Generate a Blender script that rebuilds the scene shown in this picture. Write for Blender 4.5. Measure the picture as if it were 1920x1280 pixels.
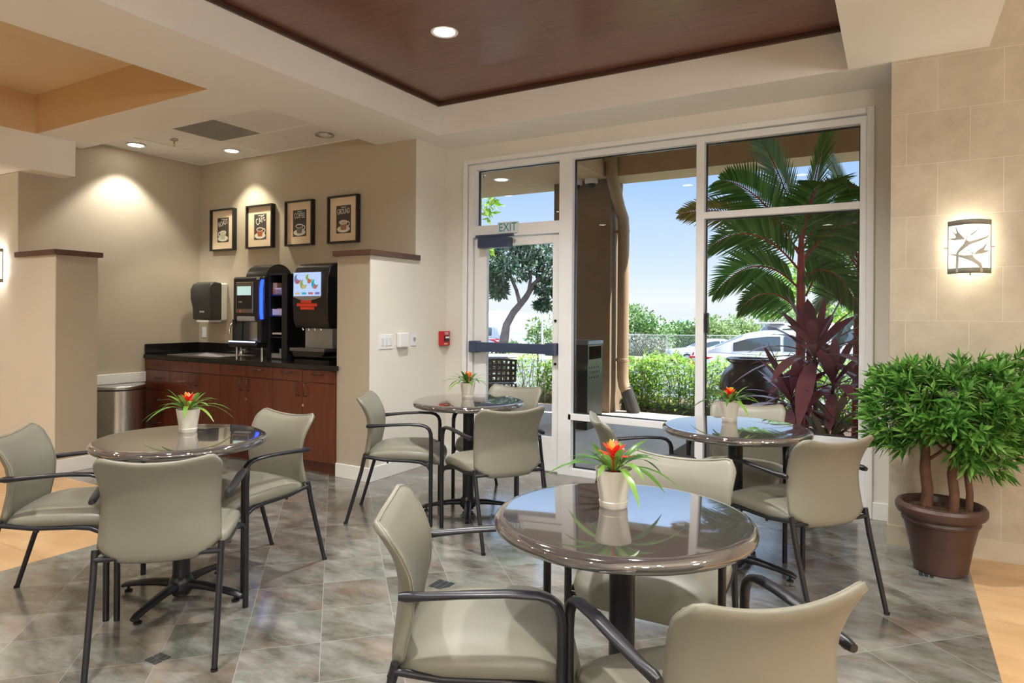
import bpy, bmesh, math, random
from mathutils import Vector, Matrix
R_ = math.radians
PI = math.pi
sc = bpy.context.scene
for o in list(bpy.data.objects): bpy.data.objects.remove(o)
C = sc.collection

# ------------------------------------------------------------------ camera, sky, sun, exposure
YAW, ROLL, FPX = 0.5257, 0.0070, 1240.0
cd = bpy.data.cameras.new('camera'); cam = bpy.data.objects.new('camera', cd); C.objects.link(cam)
fwd = Vector((-math.sin(YAW), math.cos(YAW), 0)); rgt = Vector((math.cos(YAW), math.sin(YAW), 0)); up = Vector((0, 0, 1))
r2 = math.cos(ROLL)*rgt + math.sin(ROLL)*up; u2 = r2.cross(fwd)
cam.matrix_world = Matrix(((r2.x, u2.x, -fwd.x, 0), (r2.y, u2.y, -fwd.y, 0), (r2.z, u2.z, -fwd.z, 1.36), (0, 0, 0, 1)))
cd.sensor_width = 36; cd.lens = 36*FPX/1920; cd.shift_y = -52.5/1920; cd.clip_start = .05; cd.clip_end = 4000
sc.camera = cam
sc.view_settings.view_transform = 'Standard'; sc.view_settings.look = 'None'
sc.view_settings.exposure = 0.38; sc.view_settings.gamma = 1.0; sc.view_settings.use_curve_mapping = False
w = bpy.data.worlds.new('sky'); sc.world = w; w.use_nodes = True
nt = w.node_tree; nt.nodes.clear()
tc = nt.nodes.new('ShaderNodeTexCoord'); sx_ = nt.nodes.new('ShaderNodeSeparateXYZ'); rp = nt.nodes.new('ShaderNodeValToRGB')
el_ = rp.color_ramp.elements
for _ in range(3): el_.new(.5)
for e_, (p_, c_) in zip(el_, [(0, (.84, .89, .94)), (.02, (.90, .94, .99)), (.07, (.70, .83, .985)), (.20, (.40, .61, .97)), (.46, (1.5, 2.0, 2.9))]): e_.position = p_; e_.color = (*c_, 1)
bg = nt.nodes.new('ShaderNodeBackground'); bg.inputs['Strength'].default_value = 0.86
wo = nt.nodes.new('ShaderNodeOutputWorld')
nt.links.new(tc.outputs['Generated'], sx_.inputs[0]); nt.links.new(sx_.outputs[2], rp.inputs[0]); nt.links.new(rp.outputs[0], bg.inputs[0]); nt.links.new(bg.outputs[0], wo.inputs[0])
def lamp(kind, name, loc, energy, color=(1, 1, 1), size=.1, rot=(0, 0, 0), parent=None, **kw):
    d = bpy.data.lights.new(name, kind); d.energy = energy; d.color = color
    o = bpy.data.objects.new(name, d); C.objects.link(o); o.location = loc; o.rotation_euler = rot
    if kind == 'AREA': d.shape = kw.get('shape', 'DISK'); d.size = size
    if kind == 'AREA' and d.shape in ('RECTANGLE', 'ELLIPSE'): d.size_y = kw.get('size_y', size)
    if kind in ('SPOT', 'POINT'): d.shadow_soft_size = size
    if kind == 'SPOT': d.spot_size = kw.get('spot', R_(80)); d.spot_blend = kw.get('blend', .3)
    if kind == 'AREA': d.spread = kw.get('spread', PI)
    if parent: o.parent = parent
    return o
sun = lamp('SUN', 'sun', (0, 0, 20), 10.0, (1, .96, .90), rot=Vector((.62, .24, .86)).to_track_quat('Z', 'Y').to_euler()); sun.data.angle = R_(.6)
WARM = (1, .92, .80); SOFT = (1, .99, .975)

# ------------------------------------------------------------------ materials
MATS = {}
class NT:
    def __init__(s, m): s.m = m; s.t = m.node_tree; s.b = s.t.nodes.get('Principled BSDF')
    def n(s, k, **kw):
        x = s.t.nodes.new(k)
        for a, v in kw.items(): setattr(x, a, v)
        return x
    def l(s, a, b): s.t.links.new(a, b)
    def math(s, op, a, b=None):
        x = s.n('ShaderNodeMath', operation=op)
        for i, v in enumerate((a, b)):
            if v is None: continue
            if isinstance(v, (int, float)): x.inputs[i].default_value = v
            else: s.l(v, x.inputs[i])
        return x.outputs[0]
    def mix(s, f, a, b, mode='MIX'):
        x = s.n('ShaderNodeMix', data_type='RGBA', blend_type=mode)
        for i, v in ((0, f), (6, a), (7, b)):
            if isinstance(v, (int, float)): x.inputs[i].default_value = v
            elif isinstance(v, tuple): x.inputs[i].default_value = (*v[:3], 1)
            else: s.l(v, x.inputs[i])
        return x.outputs[2]
    def ramp(s, f, stops):
        x = s.n('ShaderNodeValToRGB'); e = x.color_ramp.elements
        while len(e) < len(stops): e.new(.5)
        for el, (p, c) in zip(e, stops): el.position = p; el.color = (*c, 1)
        s.l(f, x.inputs[0]); return x.outputs[0]
    def noise(s, scale, detail=4, rough=.55, vec=None, w=None):
        x = s.n('ShaderNodeTexNoise'); x.inputs['Scale'].default_value = scale; x.inputs['Detail'].default_value = detail; x.inputs['Roughness'].default_value = rough
        if vec is not None: s.l(vec, x.inputs['Vector'])
        return x.outputs['Fac']
    def coord(s, k='Object'): return s.n('ShaderNodeTexCoord').outputs[k]
    def pos(s): return s.n('ShaderNodeNewGeometry').outputs['Position']
    def scale(s, v, sc_, rot=(0, 0, 0)):
        x = s.n('ShaderNodeMapping'); s.l(v, x.inputs[0]); x.inputs['Scale'].default_value = sc_; x.inputs['Rotation'].default_value = rot; return x.outputs[0]
    def bump(s, h, strength=.2, dist=.002):
        x = s.n('ShaderNodeBump'); x.inputs['Strength'].default_value = strength; x.inputs['Distance'].default_value = dist
        s.l(h, x.inputs['Height']); s.l(x.outputs[0], s.b.inputs['Normal'])
def mat(name, col, rough=.5, metal=0., var=.0, vscale=8., bump=0., bscale=200., coat=0., emit=None, es=1., spec=None, sss=0., trans=0., tint=None):
    if name in MATS: return MATS[name]
    m = bpy.data.materials.new(name); m.use_nodes = True; k = NT(m); b = k.b
    b.inputs['Base Color'].default_value = (*col, 1); b.inputs['Roughness'].default_value = rough; b.inputs['Metallic'].default_value = metal
    if spec is not None: b.inputs['Specular IOR Level'].default_value = spec
    if coat: b.inputs['Coat Weight'].default_value = coat; b.inputs['Coat Roughness'].default_value = .04
    if emit: b.inputs['Emission Color'].default_value = (*emit, 1); b.inputs['Emission Strength'].default_value = es
    if trans: b.inputs['Transmission Weight'].default_value = trans
    if var:
        c2 = tint or tuple(x*(1-var) for x in col); c1 = tuple(min(1, x*(1+var*.6)) for x in col)
        f = k.noise(vscale, 5, .6, k.coord())
        k.l(k.ramp(f, [(.32, c2), (.68, c1)]), b.inputs['Base Color'])
    if bump: k.bump(k.noise(bscale, 3, .6, k.coord()), bump)
    MATS[name] = m; return m
def sub_scatter(m, w_):  # thin leaves let light through
    k = NT(m); tr = k.n('ShaderNodeBsdfTranslucent'); mx = k.n('ShaderNodeMixShader'); mx.inputs[0].default_value = w_
    out = [n for n in k.t.nodes if n.type == 'OUTPUT_MATERIAL'][0]
    src = k.b.inputs['Base Color'].links
    if src: k.l(src[0].from_socket, tr.inputs[0])
    else: tr.inputs[0].default_value = k.b.inputs['Base Color'].default_value
    k.l(k.b.outputs[0], mx.inputs[1]); k.l(tr.outputs[0], mx.inputs[2]); k.l(mx.outputs[0], out.inputs[0]); return m
def leaf_mat(name, c1, c2, c3=None, rough=.45, tl=.35, scale=9.):
    if name in MATS: return MATS[name]
    m = bpy.data.materials.new(name); m.use_nodes = True; k = NT(m)
    x = k.n('ShaderNodeNewGeometry').outputs['Random Per Island']
    k.l(k.ramp(x, [(.05, c1), (.55, c2), (.97, c3 or c2)]), k.b.inputs['Base Color'])
    k.b.inputs['Roughness'].default_value = rough; MATS[name] = m
    return sub_scatter(m, tl)
def glass_mat(name, tint=(1, 1, 1), rough=0., f=.06):
    m = bpy.data.materials.new(name); m.use_nodes = True; k = NT(m); t = k.t
    tr = k.n('ShaderNodeBsdfTransparent'); tr.inputs[0].default_value = (*tint, 1)
    gl = k.n('ShaderNodeBsdfGlossy'); gl.inputs['Roughness'].default_value = rough
    fr = k.n('ShaderNodeFresnel'); fr.inputs[0].default_value = 1.45
    mx = k.n('ShaderNodeMixShader'); out = [n for n in t.nodes if n.type == 'OUTPUT_MATERIAL'][0]
    k.l(k.math('MULTIPLY', fr.outputs[0], .6), mx.inputs[0]); k.l(tr.outputs[0], mx.inputs[1]); k.l(gl.outputs[0], mx.inputs[2]); k.l(mx.outputs[0], out.inputs[0])
    MATS[name] = m; return m
def wood_mat(name, c1, c2, scale=(1, 1, 14), rough=.35, coat=.0, planks=None):
    if name in MATS: return MATS[name]
    m = bpy.data.materials.new(name); m.use_nodes = True; k = NT(m)
    v = k.scale(k.coord(), scale); f = k.noise(3.0, 7, .62, v)
    col = k.ramp(f, [(.3, c1), (.7, c2)])
    k.l(col, k.b.inputs['Base Color']); k.b.inputs['Roughness'].default_value = rough; k.b.inputs['Coat Weight'].default_value = coat
    MATS[name] = m; return m

paint_warm = mat('cream_paint', (.76, .725, .64), .62, var=.03, vscale=2.2, bump=.12, bscale=260)
paint_khaki = mat('khaki_paint', (.47, .41, .305), .62, var=.03, vscale=2.2, bump=.12, bscale=260)
paint_ceiling = mat('ceiling_paint', (.87, .85, .79), .7, var=.02, vscale=2, bump=.1, bscale=240)
peach_facing = mat('recess_peach', (.66, .45, .24), .7, var=.03, vscale=2)
white_trim = mat('white_trim_paint', (.83, .82, .78), .38, var=.015)
white_metal = mat('white_frame_metal', (.82, .82, .81), .32, var=.02, vscale=4)
dark_metal = mat('charcoal_powder_coat', (.012, .012, .016), .34, var=.2, vscale=20, bump=.05, bscale=500)
chrome = mat('brushed_steel', (.60, .60, .60), .22, 1., var=.12, vscale=60)
black_plastic = mat('black_plastic', (.013, .013, .015), .28, var=.2, vscale=10)
white_plastic = mat('white_plastic', (.80, .80, .78), .3, var=.02)
grey_plastic = mat('grey_plastic', (.30, .30, .29), .4, var=.06)
tan_wood = wood_mat('cap_walnut', (.075, .038, .025), (.135, .070, .046), (3, 3, 20), .4)
cherry = wood_mat('dark_cherry', (.085, .018, .008), (.155, .036, .016), (9, 9, .8), .30, .25)
black_stone = mat('black_granite', (.012, .011, .012), .12, var=.5, vscale=90)
vinyl = mat('sage_grey_vinyl', (.208, .197, .150), .42, var=.05, vscale=5, bump=.14, bscale=420)
steel_lamp = mat('lamp_glow', (1, 1, 1), .5, emit=(1, .93, .82), es=14)
glass = glass_mat('window_glass', (.97, .985, .98))

def m_slate():
    m = bpy.data.materials.new('slate_tile'); m.use_nodes = True; k = NT(m)
    sep = k.n('ShaderNodeSeparateXYZ'); P = k.pos(); k.l(P, sep.inputs[0])
    x, y = sep.outputs[0], sep.outputs[1]
    a = k.math('DIVIDE', k.math('SUBTRACT', k.math('ADD', x, y), .36), .434)
    b = k.math('DIVIDE', k.math('SUBTRACT', k.math('SUBTRACT', y, x), 4.01), .4345)
    fa, fb = k.math('FLOOR', a), k.math('FLOOR', b)
    da = k.math('ABSOLUTE', k.math('SUBTRACT', k.math('FRACT', a), .5)); db = k.math('ABSOLUTE', k.math('SUBTRACT', k.math('FRACT', b), .5))
    edge = k.math('MAXIMUM', da, db); grout = k.math('GREATER_THAN', edge, .4948)
    cv = k.n('ShaderNodeCombineXYZ'); k.l(fa, cv.inputs[0]); k.l(fb, cv.inputs[1])
    wn = k.n('ShaderNodeTexWhiteNoise', noise_dimensions='2D'); k.l(cv.outputs[0], wn.inputs[0])
    off = k.n('ShaderNodeVectorMath', operation='SCALE'); k.l(wn.outputs['Color'], off.inputs[0]); off.inputs[3].default_value = 30
    add = k.n('ShaderNodeVectorMath', operation='ADD'); k.l(P, add.inputs[0]); k.l(off.outputs[0], add.inputs[1])
    st = k.scale(add.outputs[0], (4.2, 9.5, 3), (0, 0, R_(-22)))
    n1 = k.noise(.85, 8, .66, st); n2 = k.noise(.6, 5, .6, k.scale(add.outputs[0], (5, 8, 3)))
    n3 = k.noise(.45, 4, .6, k.scale(add.outputs[0], (3, 6, 3), (0, 0, .4)))
    base = k.ramp(n1, [(.28, (.055, .052, .043)), (.43, (.132, .128, .108)), (.56, (.200, .198, .178)), (.76, (.32, .315, .29))])
    rust = k.ramp(n2, [(.52, (0, 0, 0)), (.70, (1, 1, 1))]); green = k.ramp(n3, [(.52, (0, 0, 0)), (.68, (1, 1, 1))])
    c = k.mix(k.math('MULTIPLY', rust, .42), base, (.26, .145, .09)); c = k.mix(k.math('MULTIPLY', green, .42), c, (.155, .19, .15))
    tone = k.ramp(wn.outputs['Value'], [(0, (.80, .77, .74)), (.5, (1, 1, 1)), (1, (1.0, 1.05, 1.06))])
    c = k.mix(1., c, tone, 'MULTIPLY'); c = k.mix(grout, c, (.27, .26, .235))
    k.l(c, k.b.inputs['Base Color'])
    k.l(k.math('ADD', k.math('MULTIPLY', n1, .18), .10), k.b.inputs['Roughness']); k.b.inputs['IOR'].default_value = 1.75; k.b.inputs['Coat Weight'].default_value = .4; k.b.inputs['Coat Roughness'].default_value = .16
    h = k.math('SUBTRACT', k.math('MULTIPLY', n1, .4), grout); k.bump(h, .25, .0015)
    return m
def m_tan():
    m = bpy.data.materials.new('tan_tile'); m.use_nodes = True; k = NT(m)
    sep = k.n('ShaderNodeSeparateXYZ'); P = k.pos(); k.l(P, sep.inputs[0])
    g = []
    for s_, o_ in ((sep.outputs[0], .35), (sep.outputs[1], 3.05)):
        g.append(k.math('ABSOLUTE', k.math('SUBTRACT', k.math('FRACT', k.math('DIVIDE', k.math('SUBTRACT', s_, o_), .6)), .5)))
    grout = k.math('GREATER_THAN', k.math('MAXIMUM', *g), .4965)
    n1 = k.noise(2.4, 6, .6, k.scale(P, (1, 2.4, 1)))
    c = k.ramp(n1, [(.3, (.44, .255, .115)), (.7, (.60, .40, .21))]); c = k.mix(grout, c, (.34, .20, .10))
    k.l(c, k.b.inputs['Base Color']); k.b.inputs['Roughness'].default_value = .3; return m
slate, tan_tile = m_slate(), m_tan()
def m_limestone():
    m = bpy.data.materials.new('limestone_blocks'); m.use_nodes = True; k = NT(m)
    sep = k.n('ShaderNodeSeparateXYZ'); P = k.pos(); k.l(P, sep.inputs[0]); x, z = sep.outputs[0], sep.outputs[2]
    rz = k.math('DIVIDE', k.math('SUBTRACT', z, .115), .305); row = k.math('FLOOR', rz)
    sh = k.math('MULTIPLY', k.math('FRACT', k.math('MULTIPLY', row, .5)), 1.0)
    cx = k.math('ADD', k.math('DIVIDE', k.math('SUBTRACT', x, .205), .31), sh)
    d1 = k.math('ABSOLUTE', k.math('SUBTRACT', k.math('FRACT', rz), .5)); d2 = k.math('ABSOLUTE', k.math('SUBTRACT', k.math('FRACT', cx), .5))
    j = k.math('GREATER_THAN', k.math('MAXIMUM', d1, d2), .4955)
    cv = k.n('ShaderNodeCombineXYZ'); k.l(row, cv.inputs[0]); k.l(k.math('FLOOR', cx), cv.inputs[1])
    wn = k.n('ShaderNodeTexWhiteNoise', noise_dimensions='2D'); k.l(cv.outputs[0], wn.inputs[0])
    n1 = k.noise(7, 6, .65, P)
    c = k.ramp(n1, [(.3, (.45, .385, .285)), (.7, (.56, .495, .385))])
    c = k.mix(1., c, k.ramp(wn.outputs['Value'], [(0, (.92, .90, .87)), (1, (1, 1, 1))]), 'MULTIPLY'); c = k.mix(j, c, (.62, .56, .46))
    k.l(c, k.b.inputs['Base Color']); k.b.inputs['Roughness'].default_value = .55
    k.bump(k.math('SUBTRACT', k.math('MULTIPLY', n1, .25), j), .3, .0015); return m
limestone = m_limestone()
def m_planks():
    m = bpy.data.materials.new('mahogany_planks'); m.use_nodes = True; k = NT(m)
    sep = k.n('ShaderNodeSeparateXYZ'); P = k.pos(); k.l(P, sep.inputs[0])
    ry = k.math('DIVIDE', sep.outputs[1], .28); row = k.math('FLOOR', ry)
    wn0 = k.n('ShaderNodeTexWhiteNoise', noise_dimensions='1D'); k.l(row, wn0.inputs['W'])
    cx = k.math('ADD', k.math('DIVIDE', sep.outputs[0], 2.4), wn0.outputs['Value'])
    d1 = k.math('ABSOLUTE', k.math('SUBTRACT', k.math('FRACT', ry), .5)); d2 = k.math('ABSOLUTE', k.math('SUBTRACT', k.math('FRACT', cx), .5))
    j = k.math('MAXIMUM', k.math('GREATER_THAN', d1, .4955), k.math('GREATER_THAN', d2, .4992))
    n1 = k.noise(2.2, 7, .6, k.scale(P, (1.6, 22, 4)))
    c = k.ramp(n1, [(.3, (.135, .050, .032)), (.7, (.20, .082, .054))]); c = k.mix(j, c, (.04, .014, .008))
    k.l(c, k.b.inputs['Base Color']); k.b.inputs['Roughness'].default_value = .34; k.b.inputs['Coat Weight'].default_value = .5; k.b.inputs['Coat Roughness'].default_value = .22; k.bump(k.math('SUBTRACT', 1., j), .4, .002); return m
planks = m_planks()
def m_ceiltile():
    m = mat('acoustic_tile', (.84, .83, .81), .8, var=.05, vscale=160, bump=.3, bscale=300); return m
acoustic = m_ceiltile()

# ------------------------------------------------------------------ mesh helper
class MB:
    def __init__(s): s.v = []; s.f = []; s.mi = []; s.m = 0
    def add(s, vs, fs):
        o = len(s.v); s.v += [tuple(p) for p in vs]; s.f += [tuple(i+o for i in f) for f in fs]; s.mi += [s.m]*len(fs); return s
    def box(s, a, b):
        (x0, y0, z0), (x1, y1, z1) = a, b
        return s.add([(x0, y0, z0), (x1, y0, z0), (x1, y1, z0), (x0, y1, z0), (x0, y0, z1), (x1, y0, z1), (x1, y1, z1), (x0, y1, z1)],
                     [(3, 2, 1, 0), (4, 5, 6, 7), (0, 1, 5, 4), (1, 2, 6, 5), (2, 3, 7, 6), (3, 0, 4, 7)])
    def prism(s, poly, h, M=None):   # polygon in xy extruded to z=h, then placed with M
        n = len(poly); vs = [Vector((x, y, 0)) for x, y in poly] + [Vector((x, y, h)) for x, y in poly]
        if M is not None: vs = [M @ p for p in vs]
        return s.add(vs, [tuple(range(n-1, -1, -1)), tuple(range(n, 2*n))] + [(i, (i+1) % n, n+(i+1) % n, n+i) for i in range(n)])
    def lathe(s, prof, n=32, c=(0, 0, 0), M=None, sx=1, sy=1, cap=False):
        vs, fs = [], []
        for r, z in prof:
            for i in range(n):
                a = 2*PI*i/n; p = Vector((c[0]+r*sx*math.cos(a), c[1]+r*sy*math.sin(a), c[2]+z)); vs.append(M @ p if M is not None else p)
        k = len(prof)
        for j in range(k-1):
            for i in range(n): fs.append((j*n+i, j*n+(i+1) % n, (j+1)*n+(i+1) % n, (j+1)*n+i))
        if cap and prof[0][0] > 1e-6: fs.append(tuple(range(n-1, -1, -1)))
        if cap and prof[-1][0] > 1e-6: fs.append(tuple((k-1)*n+i for i in range(n)))
        return s.add(vs, fs)
    def tube(s, path, rad, n=10, cap=True, upv=None):
        P = [Vector(p) for p in path]; k = len(P); vs, fs = [], []
        if not isinstance(rad, list): rad = [rad]*k
        T = [(P[min(i+1, k-1)]-P[max(i-1, 0)]).normalized() for i in range(k)]
        u = Vector(upv) if upv else (Vector((0, 0, 1)) if abs(T[0].z) < .9 else Vector((1, 0, 0)))
        for i in range(k):
            t = T[i]; b = t.cross(u)
            if b.length < 1e-5: b = t.orthogonal()
            b.normalize(); u = b.cross(t).normalized()
            ra, rb = rad[i] if isinstance(rad[i], tuple) else (rad[i], rad[i])
            for j in range(n):
                a = 2*PI*j/n; vs.append(P[i]+b*ra*math.cos(a)+u*rb*math.sin(a))
        for i in range(k-1):
            for j in range(n): fs.append((i*n+j, i*n+(j+1) % n, (i+1)*n+(j+1) % n, (i+1)*n+j))
        if cap: fs += [tuple(range(n-1, -1, -1)), tuple((k-1)*n+j for j in range(n))]
        return s.add(vs, fs)
    def cyl(s, a, b, r, n=20, r1=None): return s.tube([a, b], [r, r if r1 is None else r1], n)
    def grid(s, fn, nu, nv):
        vs = [fn(i/nu, j/nv) for j in range(nv+1) for i in range(nu+1)]; w_ = nu+1
        return s.add(vs, [(j*w_+i, j*w_+i+1, (j+1)*w_+i+1, (j+1)*w_+i) for j in range(nv) for i in range(nu)])
    def blade(s, base, d, L, wd, upv=Vector((0, 0, 1)), droop=0., n=3, fold=.15, peak=.35, tip=0.):
        # one pointed leaf; n segments along, a fold along the midrib
        d = d.normalized(); b = d.cross(upv)
        if b.length < 1e-4: b = d.orthogonal()
        b.normalize(); nn = b.cross(d).normalized(); p = Vector(base); vs = []; fs = []
        for i in range(n+1):
            t = i/n; w_ = wd*.5*(math.sin(PI*min(1, (t/peak)*.5)) if t < peak else math.cos(PI*.5*((t-peak)/(1-peak))**1.3)) if i else wd*.12
            w_ = max(w_, tip*wd)
            q = p+d*L*t+Vector((0, 0, -1))*droop*L*t*t
            vs += [q+b*w_, q-nn*fold*w_, q-b*w_]
        for i in range(n): o = 3*i; fs += [(o, o+1, o+4, o+3), (o+1, o+2, o+5, o+4)]
        return s.add(vs, fs)
    def quadleaf(s, c, d, L, wd, upv):
        d = d.normalized(); b = d.cross(upv)
        if b.length < 1e-4: b = d.orthogonal()
        b.normalize(); n = b.cross(d); c = Vector(c)
        return s.add([c, c+d*L*.5+b*wd*.5-n*wd*.12, c+d*L, c+d*L*.5-b*wd*.5-n*wd*.12], [(0, 1, 2, 3)])
    def build(s, name, m, parent=None, loc=(0, 0, 0), rot=(0, 0, 0), smooth=None, bevel=0., seg=2, sub=0, solid=0.):
        me = bpy.data.meshes.new(name); me.from_pydata(s.v, [], s.f)
        for x in (m if isinstance(m, (list, tuple)) else [m]): me.materials.append(x)
        if any(s.mi): me.polygons.foreach_set('material_index', s.mi)
        if smooth is not None:
            me.polygons.foreach_set('use_smooth', [True]*len(me.polygons))
            if smooth < 180: me.set_sharp_from_angle(angle=R_(smooth))
        me.update(); o = bpy.data.objects.new(name, me); C.objects.link(o); o.location = loc; o.rotation_euler = rot
        if parent: o.parent = parent
        if solid: x = o.modifiers.new('solid', 'SOLIDIFY'); x.thickness = solid; x.offset = 0
        if bevel: x = o.modifiers.new('bevel', 'BEVEL'); x.width = bevel; x.segments = seg; x.limit_method = 'ANGLE'; x.angle_limit = R_(40)
        if sub: x = o.modifiers.new('sub', 'SUBSURF'); x.levels = sub; x.render_levels = sub
        return o
def tag(o, label, cat, group=None, kind=None):
    o['label'] = label; o['category'] = cat
    if group: o['group'] = group
    if kind: o['kind'] = kind
    return o
def thing(name, label, cat, loc=(0, 0, 0), rz=0., group=None, kind=None):
    o = bpy.data.objects.new(name, None); C.objects.link(o); o.empty_display_size = .1; o.location = loc; o.rotation_euler = (0, 0, rz)
    return tag(o, label, cat, group, kind)
def struct(name, mb, m, parent=None, **kw):
    o = mb.build(name, m, parent, **kw)
    if not parent: o['kind'] = 'structure'
    return o
def bx(*ab):
    m = MB()
    for a, b in zip(ab[::2], ab[1::2]): m.box(a, b)
    return m
def dup(root, loc, rz, label, group=None):
    kids = {}
    for o in C.objects:
        if o.parent: kids.setdefault(o.parent, []).append(o)
    def rec(o, par):
        c = o.copy(); C.objects.link(c)
        if par: c.parent = par
        for ch in kids.get(o, []): rec(ch, c)
        return c
    r = rec(root, None); r.location = loc; r.rotation_euler = (0, 0, rz); r['label'] = label
    if group: r['group'] = group
    return r
def text(body, size, m, name, parent=None, loc=(0, 0, 0), rot=(PI/2, 0, 0), ext=.0006, sx=1., shear=0., align='CENTER'):
    cu = bpy.data.curves.new(name, 'FONT'); cu.body = body; cu.size = size; cu.extrude = ext; cu.align_x = align; cu.align_y = 'CENTER'; cu.shear = shear
    t = bpy.data.objects.new(name, cu); C.objects.link(t)
    bpy.context.view_layer.update()
    me = bpy.data.meshes.new_from_object(t.evaluated_get(bpy.context.evaluated_depsgraph_get())); bpy.data.objects.remove(t)
    me.materials.clear(); me.materials.append(m); me.name = name
    o = bpy.data.objects.new(name, me); C.objects.link(o); o.location = loc; o.rotation_euler = rot; o.scale = (sx, 1, 1)
    if parent: o.parent = parent
    return o
rnd = random.Random(7)
# ------------------------------------------------------------------ the room
XL, XA, XW = -6.66, -4.0, -3.64          # alcove left wall, half-wall face, wall beside the window
YB, YWIN = 4.59, 5.05                      # alcove back wall, window wall
m = MB(); m.m = 0
m.box((-4.02, -5, -.12), (.35, 5.05, 0)).box((XL, 2.84, -.12), (-4.02, 4.59, 0)).box((.35, 2.84, -.12), (.351, 4.55, 0)); m.m = 1
m.box((-10, -5, -.12), (-4.02, 2.84, 0)).box((.351, -5, -.12), (6, 4.55, 0))
floor = struct('floor', m, [slate, tan_tile])
mosaic = mat('dark_glass_mosaic', (.035, .042, .045), .15, var=.5, vscale=40)
def inset(x, y, s, n, vert):
    m = MB(); g = .003
    for i in range(n):
        for j in range(2 if not vert else 1):
            w_ = 2*s/n; h_ = 2*s/(2 if not vert else 1)
            m.box((x-s+i*w_+g, y-s+j*h_+g, -.002), (x-s+(i+1)*w_-g, y-s+(j+1)*h_-g, .0025))
    m.build('mosaic_inset', mosaic, floor)
inset(-2.489, 1.548, .036, 3, False); inset(-1.957, 2.69, .05, 3, True); inset(.147, 4.11, .036, 3, False)

# walls
struct('wall_left', bx((-10, 2.84, 0), (XL, 5.3, 3.3)), [paint_khaki])
struct('wall_front_left', bx((-10, 2.832, 0), (XL, 2.84, 2.57)), paint_warm)
struct('wall_alcove_back', bx((XL, YB, 0), (XW-.006, 5.3, 3.3)), paint_khaki)
struct('wall_beside_window', bx((XW-.006, YB, 0), (XW, 5.3, 3.3)), paint_warm)
struct('wall_half_left', bx((XL, 2.84, 0), (-6.01, 3.17, 1.82)), paint_khaki)
struct('wall_half_left_front', bx((XL, 2.832, 0), (-6.012, 2.84, 1.82)), paint_warm)
struct('wall_half_right', bx((XA, 4.01, 0), (XW-.006, YB, 1.82)), paint_khaki)
struct('wall_half_right_side', bx((XW-.006, 4.012, 0), (XW, YB, 1.82)), paint_warm)
struct('trim_1', bx((XL, 2.81, 1.82), (-5.98, 3.2, 1.865)), tan_wood, bevel=.003)
struct('trim_2', bx((-4.03, 3.98, 1.82), (-3.61, 4.62, 1.865)), tan_wood, bevel=.003)
# window wall with its opening
struct('wall_window', bx((XW, YWIN, 0), (-3.454, 5.3, 3.3), (-.127, YWIN, 0), (-.02, 5.3, 3.3), (-3.454, YWIN, 2.765), (-.127, 5.3, 3.3)), paint_warm)
struct('wall_right', bx((-.03, 4.55, .115), (6, 5.4, 3.6)), limestone)
struct('wall_right_side', bx((6, -5, 0), (6.2, 5.3, 3.6)), paint_warm)
struct('wall_far_left', bx((-10.2, -5, 0), (-10, 5.3, 3.6)), paint_warm)
struct('wall_rear', bx((-10.2, -5.2, 0), (6.2, -5, 3.6)), paint_warm)
# casing around the opening
struct('trim_3', bx((-3.454, 5.03, 0), (-3.41, 5.06, 2.765), (-.173, 5.03, 0), (-.127, 5.06, 2.765), (-3.41, 5.03, 2.721), (-.173, 5.06, 2.765)), white_trim, bevel=.008, seg=3)
# ceilings and beams
WOODX0, WOODX1, WOODY = -3.405, -.262, 4.586
struct('ceiling_wood', bx((WOODX0, -1.2, 3.16), (WOODX1, WOODY, 3.2)), planks)
mould = mat('dark_moulding', (.075, .035, .024), .35, var=.2, vscale=12)
struct('trim_4', bx((WOODX0, -1.2, 3.125), (WOODX0+.022, WOODY, 3.16), (WOODX0+.022, WOODY-.022, 3.125), (WOODX1-.022, WOODY, 3.16), (WOODX1-.022, -1.2, 3.125), (WOODX1, WOODY, 3.16)), mould, bevel=.006)
struct('ceiling_beam_left', bx((-4.1, -5, 2.887), (WOODX0, 4.595, 3.6), (-4.1, 4.595, 2.887), (WOODX0, 5.06, 3.6)), paint_ceiling)
struct('ceiling_beam_window', bx((WOODX0, WOODY, 2.885), (-.03, 5.06, 3.6)), paint_ceiling)
struct('ceiling_beam_right', bx((WOODX1, -5, 2.878), (.446, WOODY, 3.6)), paint_ceiling)
struct('ceiling_beam_rear', bx((WOODX0, -5, 2.887), (WOODX1, -1.2, 3.6)), paint_ceiling)
struct('ceiling_beam_alcove', bx((XL, 2.885, 2.887), (-4.1, 3.36, 3.6)), paint_ceiling)
struct('ceiling_recess', bx((-6.45, -5, 3.22), (-4.1, 2.885, 3.6)), mat('recess_ceiling_peach', (.72, .58, .38), .7, var=.02))
struct('ceiling_recess_sides', bx((-6.444, 2.878, 2.889), (-4.1, 2.886, 3.22), (-6.451, -5, 2.889), (-6.444, 2.886, 3.22)), peach_facing)  # thin peach-coloured slabs facing the recess sides
struct('ceiling_low_left', bx((-10, -5, 2.575), (-6.45, 2.885, 3.6), (XL-.2, 2.885, 2.575), (-6.45, 3.2, 3.6)), paint_ceiling)
struct('ceiling_lobby', bx((.446, -5, 3.45), (6, 4.6, 3.6)), paint_ceiling)
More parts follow.
